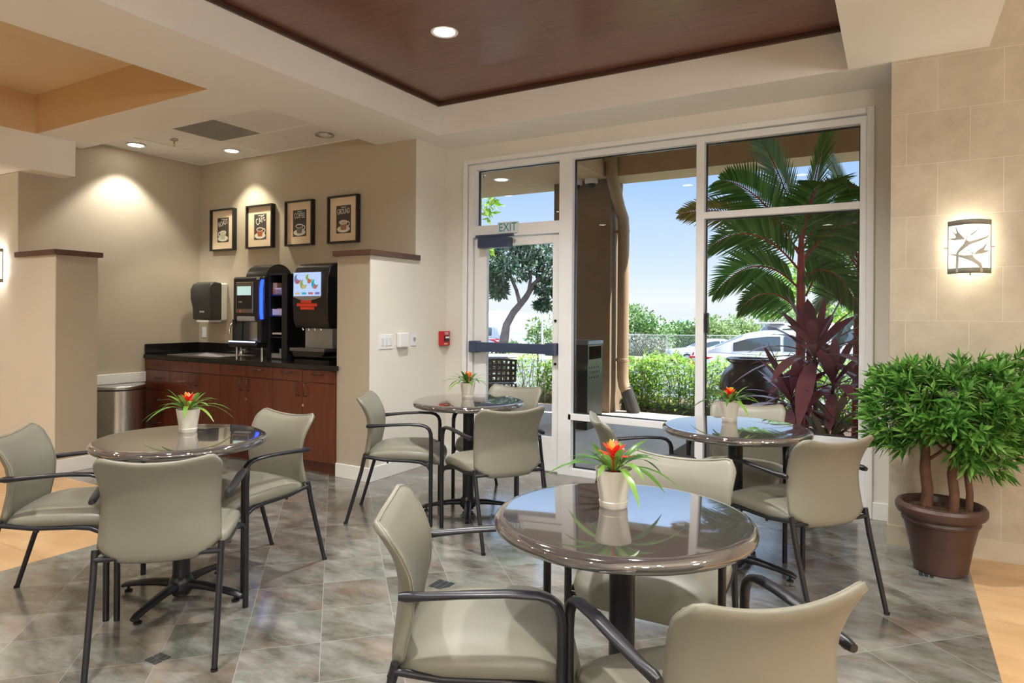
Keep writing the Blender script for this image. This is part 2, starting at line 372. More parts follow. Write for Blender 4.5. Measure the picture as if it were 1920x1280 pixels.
# alcove tile ceiling on its grid
tx = [-6.66, -6.69+.61*.75, -5.62, -5.01, -4.40, -4.1]
tx = [-6.66, -6.155, -5.545, -4.935, -4.325, -4.1]; ty = [3.36, 3.47, 4.05, 4.59]
g = MB(); t = MB()
t.box((XL, 3.36, 2.978), (-4.1, YB, 3.05))
for x in tx[1:-1]: g.box((x-.011, 3.36, 2.970), (x+.011, YB, 2.979))
for y in ty[1:-1]: g.box((XL, y-.011, 2.9702), (-4.1, y+.011, 2.979))
g.box((XL, 3.36, 2.9698), (-4.1, 3.375, 2.979)).box((XL, YB-.012, 2.9698), (-4.1, YB, 2.979)).box((XL, 3.36, 2.9696), (XL+.012, YB, 2.979))
ct = struct('ceiling_tiles', t, acoustic); g.build('ceiling_grid', white_trim, ct)
# baseboards
bb = white_trim
struct('baseboard_right_half_wall', bx((XA, 3.998, 0), (XW+.012, 4.012, .115), (XW, 4.012, 0), (XW+.012, YWIN, .115)), bb, bevel=.003)
struct('baseboard_window', bx((XW+.012, 5.038, 0), (-3.454, YWIN, .115), (-.127, 5.035, 0), (-.03, YWIN, .115)), bb, bevel=.003)
struct('baseboard_left', bx((-10, 2.818, 0), (-6.0, 2.832, .115), (-6.012, 2.832, 0), (-6.0, 3.17, .115)), bb, bevel=.003)
struct('baseboard_pier', bx((-.036, 4.544, 0), (6, 5.06, .117)), mat('limestone_base', (.52, .45, .33), .5, var=.06, vscale=6))
struct('trim_5', bx((XL, 3.2, .64), (XL+.02, 4.0, .738)), white_trim, bevel=.003)

# ------------------------------------------------------------------ door and window frames
FY0, FY1 = 5.062, 5.165
d = MB()
d.box((-3.41, FY0, 0), (-3.36, FY1, 2.715)).box((-2.48, FY0, 0), (-2.385, FY1, 2.715)).box((-3.36, FY0, 2.05), (-2.48, FY1, 2.155)).box((-3.36, FY0, 2.665), (-2.48, FY1, 2.715))
d.box((-3.36, FY0, 2.155), (-3.33, FY1, 2.665))
win = MB()
win.box((-2.385, FY0, 2.665), (-1.321, FY1, 2.715)).box((-1.26, FY0, 2.665), (-.173, FY1, 2.715)).box((-1.321, FY0, 0), (-1.26, FY1, 2.715)).box((-.215, FY0, 0), (-.173, FY1, 2.665))
win.box((-2.385, FY0, 0), (-1.321, FY1, .055)).box((-1.26, FY0, 0), (-.215, FY1, .055)).box((-2.385, FY0, .468), (-1.321, FY1, .517)).box((-1.26, FY0, .468), (-.215, FY1, .517)).box((-1.26, FY0, 2.088), (-.215, FY1, 2.137))
win.box((-2.385, FY0, .055), (-2.36, FY1, 2.665))
def gpane(parent, x0, z0, x1, z1):
    p = bx((x0, 5.128, z0), (x1, 5.134, z1)).build('pane', glass, parent)
    q = bx((x0, 5.118, z0), (x0+.008, 5.144, z1), (x1-.008, 5.118, z0), (x1, 5.144, z1), (x0+.008, 5.118, z0), (x1-.008, 5.144, z0+.008), (x0+.008, 5.118, z1-.008), (x1-.008, 5.144, z1)).build('gasket', black_plastic, p)
w1 = thing('window_1', 'white framed shopfront window of four panes beside the door', 'window', kind='structure')
win.build('window_frame', white_metal, w1, bevel=.002)
for a in ((-2.36, .055, -1.321, .468), (-2.36, .517, -1.321, 2.665), (-1.26, .055, -.215, .468), (-1.26, .517, -.215, 2.088), (-1.26, 2.137, -.215, 2.665)): gpane(w1, *a)
d1 = thing('door_1', 'white framed glass exit door with transom above', 'door', kind='structure')
d.build('door_frame', white_metal, d1, bevel=.002)
gpane(d1, -3.33, 2.155, -2.48, 2.665)
lf = MB(); lf.box((-3.352, 5.085, .012), (-3.224, 5.135, 2.04)).box((-2.549, 5.085, .012), (-2.488, 5.135, 2.04)).box((-3.224, 5.085, 1.967), (-2.549, 5.135, 2.04)).box((-3.224, 5.085, .012), (-2.549, 5.135, .30))
leaf = lf.build('door_leaf', white_metal, d1, bevel=.002)
bx((-3.224, 5.108, .30), (-2.549, 5.114, 1.967)).build('pane', glass, leaf)
slate_blue = mat('dark_bronze_hardware', (.05, .07, .13), .35, .2, var=.1)
pb = MB(); pb.box((-3.35, 4.995, 1.015), (-2.50, 5.03, 1.10)).box((-3.352, 4.99, 1.005), (-3.27, 5.085, 1.11)).box((-2.575, 4.99, 1.005), (-2.488, 5.085, 1.11))
pb.build('push_bar', slate_blue, leaf, bevel=.008)
cl = MB(); cl.box((-3.26, 4.99, 1.945), (-2.945, 5.085, 2.035)); cl.build('door_closer', slate_blue, leaf, bevel=.006)
ca = MB(); ca.box((-3.29, 5.0, 2.04), (-2.90, 5.03, 2.062)); ca.build('closer_arm', slate_blue, leaf, bevel=.003)
ck = MB()
for z in (1.30, .93): ck.cyl((-2.518, 5.075, z), (-2.518, 5.09, z), .012, 16)
ck.build('lock', dark_metal, leaf, smooth=30)
bx((-3.36, 5.06, .0), (-2.48, 5.17, .012)).build('threshold', chrome, d1)
sg = thing('exit_sign', 'small white EXIT sign with teal letters above the glass door', 'sign', (-2.98, 5.062, 2.122))
bx((-.105, -.012, -.05), (.105, -.001, .05)).build('sign_plate', mat('sign_white', (.72, .78, .80), .3, var=.02), sg, bevel=.001)
text('EXIT', .105, mat('teal_letter', (.02, .27, .33), .4, var=.05), 'lettering', sg, (0, -.0135, 0), sx=.86)
wl = thing('window_latch', 'small black latch on the white mullion between panes', 'latch', (-1.25, 5.06, 1.30))
bx((0, 0, -.075), (.022, .05, .075)).build('latch_body', dark_metal, wl, bevel=.004); wl_ = MB().cyl((.011, -.012, .03), (.011, 0, .03), .008, 12).build('latch_pin', dark_metal, wl, smooth=40)
# ------------------------------------------------------------------ lamps of the room
def downlight(loc, r, label, group, energy, cone=80, blend=.35, color=WARM, name='downlight', lit=True, trimmat=None):
    t = thing(name, label, 'ceiling light', loc, group=group)
    MB().lathe([(r*.86, .0), (r*1.12, -.004), (r*1.14, 0), (r*.88, .004)], 40).build('trim_ring', trimmat or white_trim, t, smooth=40)
    MB().lathe([(r*.88, -.001), (r*.80, .04), (.0001, .042)], 32).build('reflector', chrome if not lit else white_plastic, t, smooth=40)
    if lit:
        MB().lathe([(.0001, -.002), (r*.87, -.0015), (r*.87, .004), (.0001, .004)], 32).build('lens', steel_lamp, t, smooth=40)
        lamp('SPOT', 'bulb', (0, 0, -.02), energy, color, .05, parent=t, spot=R_(cone), blend=blend)
    return t
tray = 'downlights in the mahogany ceiling'
downlight((-2.51, 3.44, 3.158), .078, 'round white downlight in the dark wood ceiling', tray, 190, 140, 1., SOFT)
for x, y in ((-1.05, 3.3), (-2.51, 1.1), (-1.05, 1.1)):
    downlight((x, y, 3.158), .078, 'round white downlight in the wood ceiling out of the picture', tray+' overhead', 190, 140, 1., SOFT)
t_ = 'downlights in the tiled alcove ceiling'
downlight((-6.40, 3.72, 2.969), .078, 'lit round downlight in the tiled ceiling nearest the left alcove wall', t_, 66, 96, .42, (1, .95, .88))
downlight((-5.77, 4.32, 2.969), .072, 'lit round downlight in the tiled ceiling above the coffee prints', t_, 54, 92, .42, (1, .93, .74))
downlight((-4.51, 4.35, 2.969), .075, 'unlit chrome recessed can at the right end of the tiled ceiling', t_, 0, lit=False, trimmat=chrome)
def sprinkler(loc, label):
    s = thing('fire_sprinkler', label, 'sprinkler', loc)
    MB().lathe([(.0001, 0), (.036, 0), (.034, -.006), (.012, -.010), (.0001, -.010)], 24).build('escutcheon', chrome, s, smooth=40)
    b = mat('brass', (.45, .30, .14), .3, 1., var=.1)
    MB().cyl((0, 0, -.008), (0, 0, -.035), .007, 12).tube([(-.009, 0, -.03), (-.013, 0, -.045), (0, 0, -.056)], .002, 8).tube([(.009, 0, -.03), (.013, 0, -.045), (0, 0, -.056)], .002, 8).lathe([(.0001, -.056), (.014, -.056), (.014, -.058), (.0001, -.058)], 16).build('sprinkler_head', b, s, smooth=40)
sprinkler((-5.88, 3.78, 2.969), 'brass fire sprinkler hanging from the tiled alcove ceiling')
v = thing('ceiling_vent', 'grey square return air grille in the tiled alcove ceiling', 'vent', (-5.24, 3.745, 2.9695))
bx((-.30, -.285, -.004), (.30, -.272, .006), (-.30, .272, -.004), (.30, .285, .006), (-.30, -.272, -.004), (-.287, .272, .006), (.287, -.272, -.004), (.30, .272, .006)).build('frame', white_trim, v)
gm = MB()
for i in range(24): gm.box((-.287+i*.0239+.004, -.272, -.002), (-.287+i*.0239+.018, .272, .004))
gm.build('grille', mat('vent_grey', (.33, .33, .31), .5, var=.1), v)

glow_shade = mat('frosted_glass_shade', (.9, .9, .85), .5, emit=(1, .97, .86), es=.85)
def sconce(name, loc, label, w_=.20, h_=.30, bird=True, energy=2.8):
    s = thing(name, label, 'wall lamp', loc)
    dep = .085; n = 16
    def arc(u, r=1.): return (-w_/2+w_*u, -dep*(math.sin(PI*(.12+.76*u))-.36)/.64*r-.018)
    def strip(z0, z1, off, u0=0., u1=1.):
        m_ = MB()
        def f(u, vv):
            x, y = arc(u0+(u1-u0)*u); return (x, y-off, z0+(z1-z0)*vv)
        m_.grid(f, n, 1); return m_
    strip(-h_/2+.01, h_/2-.01, 0).build('shade', glow_shade, s, smooth=180, solid=.003)
    bronze = mat('sconce_bronze', (.26, .25, .20), .45, .2, var=.1)
    a = strip(h_/2-.028, h_/2, .004); a.build('band', bronze, s, smooth=180, solid=.003)
    b = strip(-h_/2, -h_/2+.03, .004); b.build('band', bronze, s, smooth=180, solid=.003)
    sb = MB()
    for u in (0, 1):
        x, y = arc(u); sb.box((x-.003, y-.006, -h_/2), (x+.003, y+.001, h_/2)); sb.cyl((x, y, 0), (x+(.018 if u else -.018), y, 0), .003, 8)
    sb.cyl((0, -dep-.012, -h_/2), (0, -dep-.012, -h_/2-.014), .004, 8)
    sb.build('side_bars', bronze, s)
    bx((-.05, -.018, -.07), (.05, 0, .07)).build('back_plate', bronze, s)
    if bird:
        m_ = MB()
        def clipx(P_, x0, keep_right):
            out = []
            for (ax, az), (bx__, bz) in zip(P_, P_[1:]+P_[:1]):
                ia, ib = ((ax >= x0) == keep_right) or ax == x0, ((bx__ >= x0) == keep_right) or bx__ == x0
                if ia: out.append((ax, az))
                if ia != ib: t_2 = (x0-ax)/(bx__-ax); out.append((x0, az+(bz-az)*t_2))
            return out
        def leafshape(pts):
            for q in range(n):
                xa, xb = -w_/2+w_*q/n, -w_/2+w_*(q+1)/n; P_ = clipx(pts, xa, True)
                if len(P_) > 2: P_ = clipx(P_, xb, False)
                if len(P_) < 3: continue
                vs = []
                for x, z in P_: X, Y = arc(min(1, max(0, (x+w_/2)/w_))); vs.append((X, Y-.0045, z))
                k = len(vs); m_.add(vs+[(a_, b_-.003, c_) for a_, b_, c_ in vs], [tuple(range(k)), tuple(range(2*k-1, k-1, -1))]+[(i, (i+1) % k, k+(i+1) % k, k+i) for i in range(k)])
        S = lambda a, b: ((a-.5)*w_, (.5-b)*h_)      # drawn on a unit square, origin at the upper left
        for pts in ([(.17, .98), (.18, .62), (.215, .56), (.25, .56), (.235, .64), (.22, .98)],
                    [(.18, .62), (.25, .53), (.34, .46), (.39, .37), (.46, .42), (.66, .38), (.86, .33), (1, .25), (.90, .345), (.68, .42), (.48, .475), (.34, .55), (.23, .62)],
                    [(.385, .375), (.30, .37), (.14, .37), (0, .33), (.16, .33), (.17, .30), (.02, .12), (.15, .25), (.19, .25), (.15, .09), (.22, .22), (.31, .31)],
                    [(.385, .38), (.42, .29), (.43, .29), (.41, .37)], [(.46, .30), (.50, .285), (.62, .22), (.75, .12), (.63, .24), (.52, .305)],
                    [(0, .60), (.10, .63), (.20, .645), (.36, .67), (.54, .665), (.58, .72), (.66, .77), (.74, .81), (.78, .87), (.80, .98), (.73, .98), (.72, .90), (.66, .85), (.54, .79), (.40, .74), (.22, .685), (.06, .635)],
                    [(.56, .66), (.66, .585), (.80, .52), (.93, .38), (.88, .47), (.82, .58), (.94, .575), (1.0, .53), (.92, .60), (.78, .64)],
                    [(.535, .665), (.50, .61), (.40, .555), (.47, .575), (.53, .62), (.535, .56), (.55, .62), (.565, .66)]):
            leafshape([S(a, b) for a, b in pts])
        m_.build('bird_of_paradise_cutout', mat('cutout_metal', (.50, .49, .41), .5, 0., var=.06), s)
    lamp('POINT', 'bulb', (0, -.035, .055), energy, (1, .96, .83), .02, parent=s); lamp('POINT', 'bulb', (0, -.035, -.05), energy*.8, (1, .96, .83), .02, parent=s)
    return s
sconce('wall_sconce', (.357, 4.55, 1.752), 'curved wall sconce with bird of paradise cutouts on the limestone wall')
sconce('wall_sconce', (-6.965, 2.832, 1.755), 'glowing wall sconce at the left picture edge', bird=False)

# added room fill: unseen cans behind and beside the camera
for x, y, z, e_, c_ in ((-2.6, -2., 2.886, 85, SOFT), (-1.0, -2., 2.886, 85, SOFT), (1.6, 2.2, 3.449, 95, SOFT), (3.4, 2.2, 3.449, 80, SOFT), (1.6, .2, 3.449, 95, SOFT), (1.6, -2., 3.449, 80, SOFT), (3.4, -1.2, 3.449, 80, SOFT),
                        (-5.3, 1.3, 3.219, 90, WARM), (-5.3, -.6, 3.219, 90, WARM), (-5.3, -2.6, 3.219, 60, WARM), (-7.6, 1.4, 2.574, 50, WARM), (-8.8, -.4, 2.574, 50, WARM)):
    downlight((x, y, z), .085, 'added unseen fill downlight over the lobby floor out of the picture', 'added fill downlights over the lobby', e_*1.35, 150, 1., c_)

globe_m = mat('fill_globe_opal', (.9, .9, .88), .4, emit=(1, .985, .96), es=56)
for x, y, z in ((1.5, -.9, 2.35), (2.9, 1.3, 2.35), (1.5, -3., 2.35)):  # unseen globes added to brighten the ceilings and beam faces
    t = thing('fill_globe', 'added opal fill light globe over the lobby, out of the picture', 'fill light', (x, y, z), group='added fill globes over the lobby')
    MB().lathe([(.0001, -.17)]+[(.17*math.sin(PI*i/14), -.17*math.cos(PI*i/14)) for i in range(1, 14)]+[(.0001, .17)], 28).build('globe', globe_m, t, smooth=180)
    MB().cyl((0, 0, .165), (0, 0, 3.449-z), .008, 8).lathe([(.06, 3.43-z), (.06, 3.449-z)], 20).build('stem', dark_metal, t)

# ------------------------------------------------------------------ alcove counter
DY = 4.0
handle_m = mat('dark_nickel_pull', (.10, .075, .06), .3, .9, var=.1)
def pull(parent, x, z, vert):
    L = .055
    p = [(x, DY-.02, z-L), (x, DY-.048, z-L+.006), (x, DY-.048, z+L-.006), (x, DY-.02, z+L)] if vert else [(x-L, DY-.02, z), (x-L+.006, DY-.048, z), (x+L-.006, DY-.048, z), (x+L, DY-.02, z)]
    MB().tube(p, .005, 10, upv=(1, 0, 0) if vert else (0, 0, 1)).build('handle', handle_m, parent, smooth=50)
def cabinet(x0, x1, label, kind):
    t = thing('base_cabinet', label, 'cabinet', (0, 0, 0), group='cherry base cabinets under the black worktop')
    bx((x0+.006, DY, .10), (x1-.006, YB-.03, .876), (x0+.006, DY+.055, 0), (x1-.006, YB-.03, .10)).build('body', cherry, t)
    g_ = .0025
    def front(nm, a, z0, b, z1): return bx((a+g_, DY-.02, z0+g_), (b-g_, DY, z1-g_)).build(nm, cherry, t, bevel=.0015)
    if kind == 'drawers':
        for z0, z1 in ((.766, .874), (.56, .766), (.34, .56), (.105, .34)):
            f = front('drawer', x0, z0, x1, z1); pull(f, (x0+x1)/2+.02, (z0+z1)/2+(.02 if z1 < .8 else 0), False)
    else:
        mid = (x0+x1)/2
        if kind == 'sink': front('panel', x0, .766, x1, .874)
        else:
            for a, b in ((x0, mid), (mid, x1)):
                f = front('drawer', a, .766, b, .874); pull(f, (a+b)/2, .84 if kind else .82, False)
        for a, b, hx in ((x0, mid, mid-.045), (mid, x1, mid+.045)):
            f = front('door', a, .105, b, .766); pull(f, hx, .70, True)
            if a == x0 and kind == 'doors': MB().cyl((mid-.02+.035, DY-.02, .568), (mid-.02+.035, DY-.026, .568), .012, 16).build('lock', chrome, f, smooth=40)
    return t
cabinet(XL, -6.235, 'narrow cherry drawer cabinet against the left alcove wall', 'drawers')
cabinet(-6.235, -5.46, 'cherry sink cabinet with blank top panel, behind the left flower pot', 'sink')
cabinet(-5.46, -4.74, 'cherry cabinet with two drawers, second from the right half wall', 'doors')
cabinet(-4.74, XA, 'rightmost cherry cabinet, its side touching the half wall', 'doors')
wt = thing('worktop', 'black granite worktop with backsplash in the coffee alcove', 'worktop', (0, 0, .876))
SX0, SX1, SY0, SY1 = -6.36, -5.62, 4.08, 4.46
sl = MB().box((XL, 3.965, 0), (SX0, 4.57, .04)).box((SX1, 3.965, 0), (-3.968, 3.998, .04)).box((SX1, 3.998, 0), (XA, 4.57, .04)).box((SX0, 3.965, 0), (SX1, SY0, .04)).box((SX0, SY1, 0), (SX1, 4.57, .04))
sl.build('slab', black_stone, wt)
bx((XL, YB-.02, 0), (XA, YB, .145), (XL, 3.975, .04), (XL+.02, YB-.02, .145)).build('backsplash', black_stone, wt, bevel=.002)
sk = thing('sink', 'shallow stainless steel drop-in sink in the black worktop', 'sink', (0, 0, .916))
rim = MB(); e = .03
rim.box((SX0-e, SY0-e, 0), (SX1+e, SY0+.012, .006)).box((SX0-e, SY1-.012, 0), (SX1+e, SY1+e+.03, .006)).box((SX0-e, SY0+.012, 0), (SX0+.012, SY1-.012, .006)).box((SX1-.012, SY0+.012, 0), (SX1+e, SY1-.012, .006))
rim.build('rim', chrome, sk, bevel=.003)
bo = MB(); n_ = 1
bo.add([(SX0+.012, SY0+.012, .003), (SX1-.012, SY0+.012, .003), (SX1-.012, SY1-.012, .003), (SX0+.012, SY1-.012, .003), (SX0+.03, SY0+.03, -.16), (SX1-.03, SY0+.03, -.16), (SX1-.03, SY1-.03, -.16), (SX0+.03, SY1-.03, -.16)], [(0, 1, 5, 4), (1, 2, 6, 5), (2, 3, 7, 6), (3, 0, 4, 7), (4, 5, 6, 7)])
bo.build('bowl', chrome, sk, solid=.002)
fc = thing('faucet', 'chrome gooseneck faucet half hidden behind the coffee machine', 'faucet', (-5.86, 4.52, .918))
MB().lathe([(.028, 0), (.026, .02), (.014, .03), (.014, .12)], 20).build('faucet_base', chrome, fc, smooth=40)
MB().tube([(0, 0, .12)]+[(-.0*k, -.07+.07*math.cos(a), .26+.07*math.sin(a)) for k, a in enumerate([i*PI/8 for i in range(9)])]+[(0, -.14, .22)], .011, 12).build('spout', chrome, fc, smooth=60)
bx((.01, -.008, .04), (.07, .008, .055)).build('lever', chrome, fc, bevel=.003)

# ---- bean-to-cup coffee machine
cm = thing('coffee_machine', 'black coffee machine with glowing blue side strip and small screen', 'coffee machine', (-5.335, 4.17, .916))
X0, X1, D = -.205, .215, .36
bo = MB(); Z0, Z1 = .105, .775
bo.box((X0, 0, .36), (X1-.045, .10, Z1)).box((X0, .10, Z0), (X1, D, Z1)).box((X0, -.05, Z0), (X1-.02, .10, .16)).box((X1-.045, .02, .36), (X1, .10, Z1))
bo.build('body', black_plastic, cm, bevel=.022, seg=4, smooth=35)
for a_, b_ in ((X0, X0+.034), (X1-.062, X1-.002)): bx((a_, -.004, .15), (b_, .10, .37)).build('side_cheek', black_plastic, cm, bevel=.006)
bx((X0+.055, -.007, .43), (X1-.12, .004, .725)).build('control_panel', mat('panel_bronze', (.22, .19, .16), .35, .6, var=.06), cm, bevel=.008, seg=3)
bx((X0+.068, -.009, .47), (X1-.133, 0, .69)).build('black_screen_glass', black_plastic, cm, bevel=.002)
scr = bx((X0+.080, -.011, .60), (X1-.145, 0, .685)).build('display', mat('pale_display', (.3, .4, .4), .3, emit=(.52, .80, .76), es=.55), cm)
text('ZENIA', .022, mat('pale_print', (.5, .45, .38), .5, var=.05), 'lettering', cm, (X0+.125, -.0095, .535), sx=.9)
bx((X0+.118, -.0095, .44), (X0+.128, -.004, .463)).build('indicator', mat('red_mark', (.8, .07, .03), .4, emit=(.8, .05, .02), es=.3), cm)
bx((X1-.075, -.003, .745), (X1-.03, .006, .765)).build('badge', chrome, cm)
strip_ = MB().tube([(X1-.022, .016, .375), (X1-.022, .010, .45), (X1-.022, .010, .66), (X1-.024, .020, .73), (X1-.030, .05, .765)], [(.020, .012)]*5, 12, upv=(0, -1, 0))
strip_.build('light_strip', mat('blue_glow', (.0, .02, .5), .3, emit=(.01, .05, 1.0), es=3.2), cm, smooth=60)
lamp('AREA', 'strip_glow', (X1-.0, -.03, .55), .15, (.05, .12, 1), .05, (R_(90), 0, R_(20)), cm, shape='RECTANGLE', size_y=.3)
bx((X0+.04, .092, .165), (X1-.05, .10, .345)).build('steel_back', chrome, cm)
bx((X0+.07, -.006, .352), (X1-.10, .05, .40)).build('nozzle_head', grey_plastic, cm, bevel=.008)
bx((X0+.02, -.058, .155), (X1-.03, -.048, .166)).build('tray_edge', mat('tray_glow', (.6, .7, .9), .3, emit=(.55, .65, 1), es=1.2), cm)
for x in (X0+.03, X1-.03):
    for y in (-.0+.03, D-.04): MB().cyl((x, y, .0), (x, y, .108), .011, 16).lathe([(.017, 0), (.017, .006)], 16, (x, y, 0)).build('foot', chrome, cm, smooth=40)
dm = MB(); nn = 18
for xx in (.0, .11):
    pass
prof = [(.20+.155*math.cos(PI-PI*i/nn), Z1-.01+.135*math.sin(PI*i/nn)) for i in range(nn+1)]
M_ = Matrix(((0, 0, 1, -.07), (1, 0, 0, 0), (0, 1, 0, 0), (0, 0, 0, 1)))
dm.prism(prof, .285, M_); dm.build('bean_hopper_lid', mat('smoked_dome', (.05, .052, .055), .16, .3, var=.1), cm, smooth=30)
bx((X0+.06, .14, Z1), (X0+.26, .30, Z1+.06)).build('cup_tray', mat('white_card', (.78, .76, .74), .5, var=.02), cm, bevel=.004)

# ---- organiser tower with its contents
og = thing('condiment_tower', 'black four-shelf condiment tower between the two drink machines', 'shelf', (-5.02, 4.24, .916))
A, B = -.125, .16
bx((A, 0, 0), (A+.055, .30, .80), (B-.075, 0, 0), (B, .30, .80), (A+.055, .28, 0), (B-.075, .30, .80), (A+.055, 0, .785), (B-.075, .28, .80)).build('carcass', black_plastic, og, bevel=.003)
for z in (0.0, .20, .40, .595): bx((A+.055, .004, z), (B-.075, .28, z+.012)).build('shelf', black_plastic, og)
zz = .916; OX = -5.02
card = mat('white_card2', (.70, .68, .63), .5, var=.04); orange = mat('orange_sachet', (.60, .22, .07), .5, var=.1)
def small(name, label, cat, loc, a, b, m_, group=None, extra=None):
    t = thing(name, label, cat, loc, group=group)
    bx(a, b).build('box_body', m_, t, bevel=.002)
    if extra: bx(extra[0], extra[1]).build('insert', extra[2], t)
small('cup_stack', 'peach cup stack on the top shelf of the black tower', 'cups', (OX-.045, 4.30, zz+.607), (-.028, -.03, 0), (.028, .03, .11), mat('peach_cup', (.62, .40, .27), .5, var=.1), extra=((-.029, -.031, .005), (.01, .03, .05), orange))
small('lid_box', 'grey lid box with white band on the top shelf of the black tower', 'box', (OX+.035, 4.29, zz+.607), (-.042, -.03, 0), (.042, .03, .065), grey_plastic, extra=((-.060, -.034, .048), (.02, -.031, .060), white_plastic))
small('sachet_box', 'white sachet box on the second shelf of the black tower', 'box', (OX+.008, 4.29, zz+.412), (-.072, -.03, 0), (.072, .05, .058), card, extra=((-.03, -.01, .058), (.06, .03, .066), orange))
small('packet_tray', 'two-part white packet tray on the third shelf of the black tower', 'tray', (OX+.008, 4.29, zz+.212), (-.072, -.03, .02), (-.003, .05, .036), card, extra=((.003, -.03, .02), (.072, .05, .036), card))
small('sugar_caddy', 'stepped sugar caddy with orange sachets on the lowest tower shelf', 'caddy', (OX+.008, 4.28, zz+.012), (-.072, -.03, 0), (.072, .02, .042), grey_plastic, extra=((-.02, .02, 0), (.072, .06, .085), grey_plastic))

# ---- juice machine
jm = thing('juice_dispenser', 'tall black juice dispenser with bright menu screen beside the half wall', 'juice dispenser', (-4.475, 4.16, .916))
a, b = -.215, .215
pf = [(.03, .30), (.0, .36), (-.01, .52), (-.005, .74), (.02, .83), (.07, .875), (.14, .885), (.39, .885), (.39, .02), (.15, .02), (.15, .30)]
M_ = Matrix(((0, 0, 1, a), (1, 0, 0, 0), (0, 1, 0, 0), (0, 0, 0, 1)))
MB().prism(pf, b-a, M_).build('body', black_plastic, jm, bevel=.012, seg=3, smooth=35)
bx((a, .02, 0), (b, .39, .02)).build('base', black_plastic, jm)
sc_ = thing  # screen set proud of the front
scm = mat('menu_screen', (.3, .4, .6), .3, emit=(.46, .62, 1.), es=.60)
scn = bx((a+.02, -.0165, .585), (b-.075, -.009, .795)).build('menu_screen', scm, jm)
def disc(parent, name, x, z, r, m_, y=-.0175, sx=1.):
    return MB().prism([(x+r*sx*math.cos(t*PI/12), z+r*math.sin(t*PI/12)) for t in range(24)], .001, Matrix(((1, 0, 0, 0), (0, 0, -1, y), (0, 1, 0, 0), (0, 0, 0, 1)))).build(name, m_, parent)
pal = {'b': (.18, .22, .55), 'g': (.28, .42, .10), 'c': (.02, .42, .60), 'r': (.50, .13, .10), 'y': (.55, .48, .22), 'v': (.16, .17, .50), 'p': (.75, .60, .70)}
for k_, c_ in pal.items(): mat('menu_'+k_, c_, .4, emit=c_, es=.38)
scm2 = MATS['menu_screen']
for x, z, c_ in ((a+.07, .735, 'b'), (a+.145, .69, 'g'), (a+.215, .738, 'g'), (a+.287, .69, 'c')):
    disc(scn, 'menu_picture', x, z, .042, MATS['menu_'+c_]); disc(scn, 'menu_picture', x+.022, z+.02, .028, scm2, -.0185)
    disc(scn, 'menu_picture', x+.006, z-.022, .020, MATS['menu_r' if c_ != 'g' or x > a+.2 else 'menu_y'], -.0190)
for i, c_ in enumerate('ycrv'):
    x = a+.045+i*.082; bx((x, -.0180, .600), (x+.056, -.0165, .618)).build('menu_button', MATS['menu_'+c_], scn)
M2 = Matrix(((1, 0, 0, 0), (0, 0, -1, -.008), (0, 1, 0, 0), (0, 0, 0, 1)))
MB().prism([(a+.005, .583), (a+.09, .555), (a+.18, .545), (a+.27, .553), (b-.075, .575), (b-.075, .583)], .006, M2).build('chin', grey_plastic, jm)
redl = mat('red_label', (.80, .06, .025), .5, var=.05)
for (x, w__, z) in ((a+.11, .13, .525), (a+.06, .25, .495), (a+.105, .17, .466)): bx((x, -.0135, z), (x+w__, -.006, z+.025)).build('red_label', redl, jm)
for i in range(4):
    x = a+.06+i*.075; MB().tube([(x, .045, .345), (x+.004, .052, .305), (x+.010, .055, .28)], .009, 10).build('nozzle', chrome, jm, smooth=60)
sp = MB(); sp.box((a+.10, .05, .125), (b+.005, .15, .30)); sp.build('splash_panel', mat('warm_grey_panel', (.26, .26, .24), .45, var=.04), jm, bevel=.004)
bx((a, -.04, .095), (b, .15, .125)).build('drip_tray', mat('grey_steel_tray', (.16, .16, .17), .25, .6, var=.06), jm, bevel=.004)
MB().prism([(a+.01, .095), (b-.01, .095), (b-.05, .055), (a+.03, .045)], .16, Matrix(((1, 0, 0, 0), (0, 0, 1, -.02), (0, 1, 0, 0), (0, 0, 0, 1)))).build('tray_underside', black_plastic, jm)
MB().cyl((b-.01-.0, .20, .68), (b+.003, .20, .68), .011, 14).build('lock', chrome, jm, smooth=40)

# ---- towel dispenser, outlet, bin
td = thing('paper_towel_dispenser', 'smoky paper towel dispenser with white back on the alcove wall', 'towel dispenser', (-6.33, YB, 1.26))
bx((-.155, -.075, .0), (.16, 0, .40)).build('back_plate', mat('towel_white', (.70, .70, .62), .4, var=.03), td, bevel=.02, seg=4)
pf = [(-.075, .40), (-.15, .41), (-.20, .39), (-.232, .33), (-.228, .22), (-.205, .14), (-.20, .03), (-.19, .01), (-.075, .01)]
MB().prism(pf, .315, Matrix(((0, 0, 1, -.155), (1, 0, 0, 0), (0, 1, 0, 0), (0, 0, 0, 1)))).build('cover', mat('smoke_plastic', (.035, .037, .036), .22, var=.15, vscale=5), td, bevel=.014, seg=3, smooth=35)
bx((-.10, -.19, -.014), (.10, -.04, .008)).build('paper_slot', white_plastic, td)
bx((-.03, -.2065, .085), (.05, -.198, .105)).build('crank_label', grey_plastic, td, bevel=.002)
ol = thing('wall_outlet', 'white electrical outlet under the paper towel dispenser', 'outlet', (-6.565, YB, 1.13))
bx((-.036, -.006, -.058), (.036, 0, .058)).build('face_plate', white_plastic, ol, bevel=.002)
for z in (-.022, .022): bx((-.016, -.009, z-.014), (.016, -.004, z+.014)).build('socket', white_plastic, ol, bevel=.003)
tb = thing('trash_can', 'stainless steel half-round trash can beside the cabinets', 'trash can', (XL+.215, 3.66, 0))
half = lambda r: [(-.16, -r), ] + [(-.16+(r*1.15)*math.sin(t*PI/14)*1.0, -r*math.cos(t*PI/14)) for t in range(0, 15)]
MB().prism(half(.25), .60).build('body', chrome, tb, smooth=40)
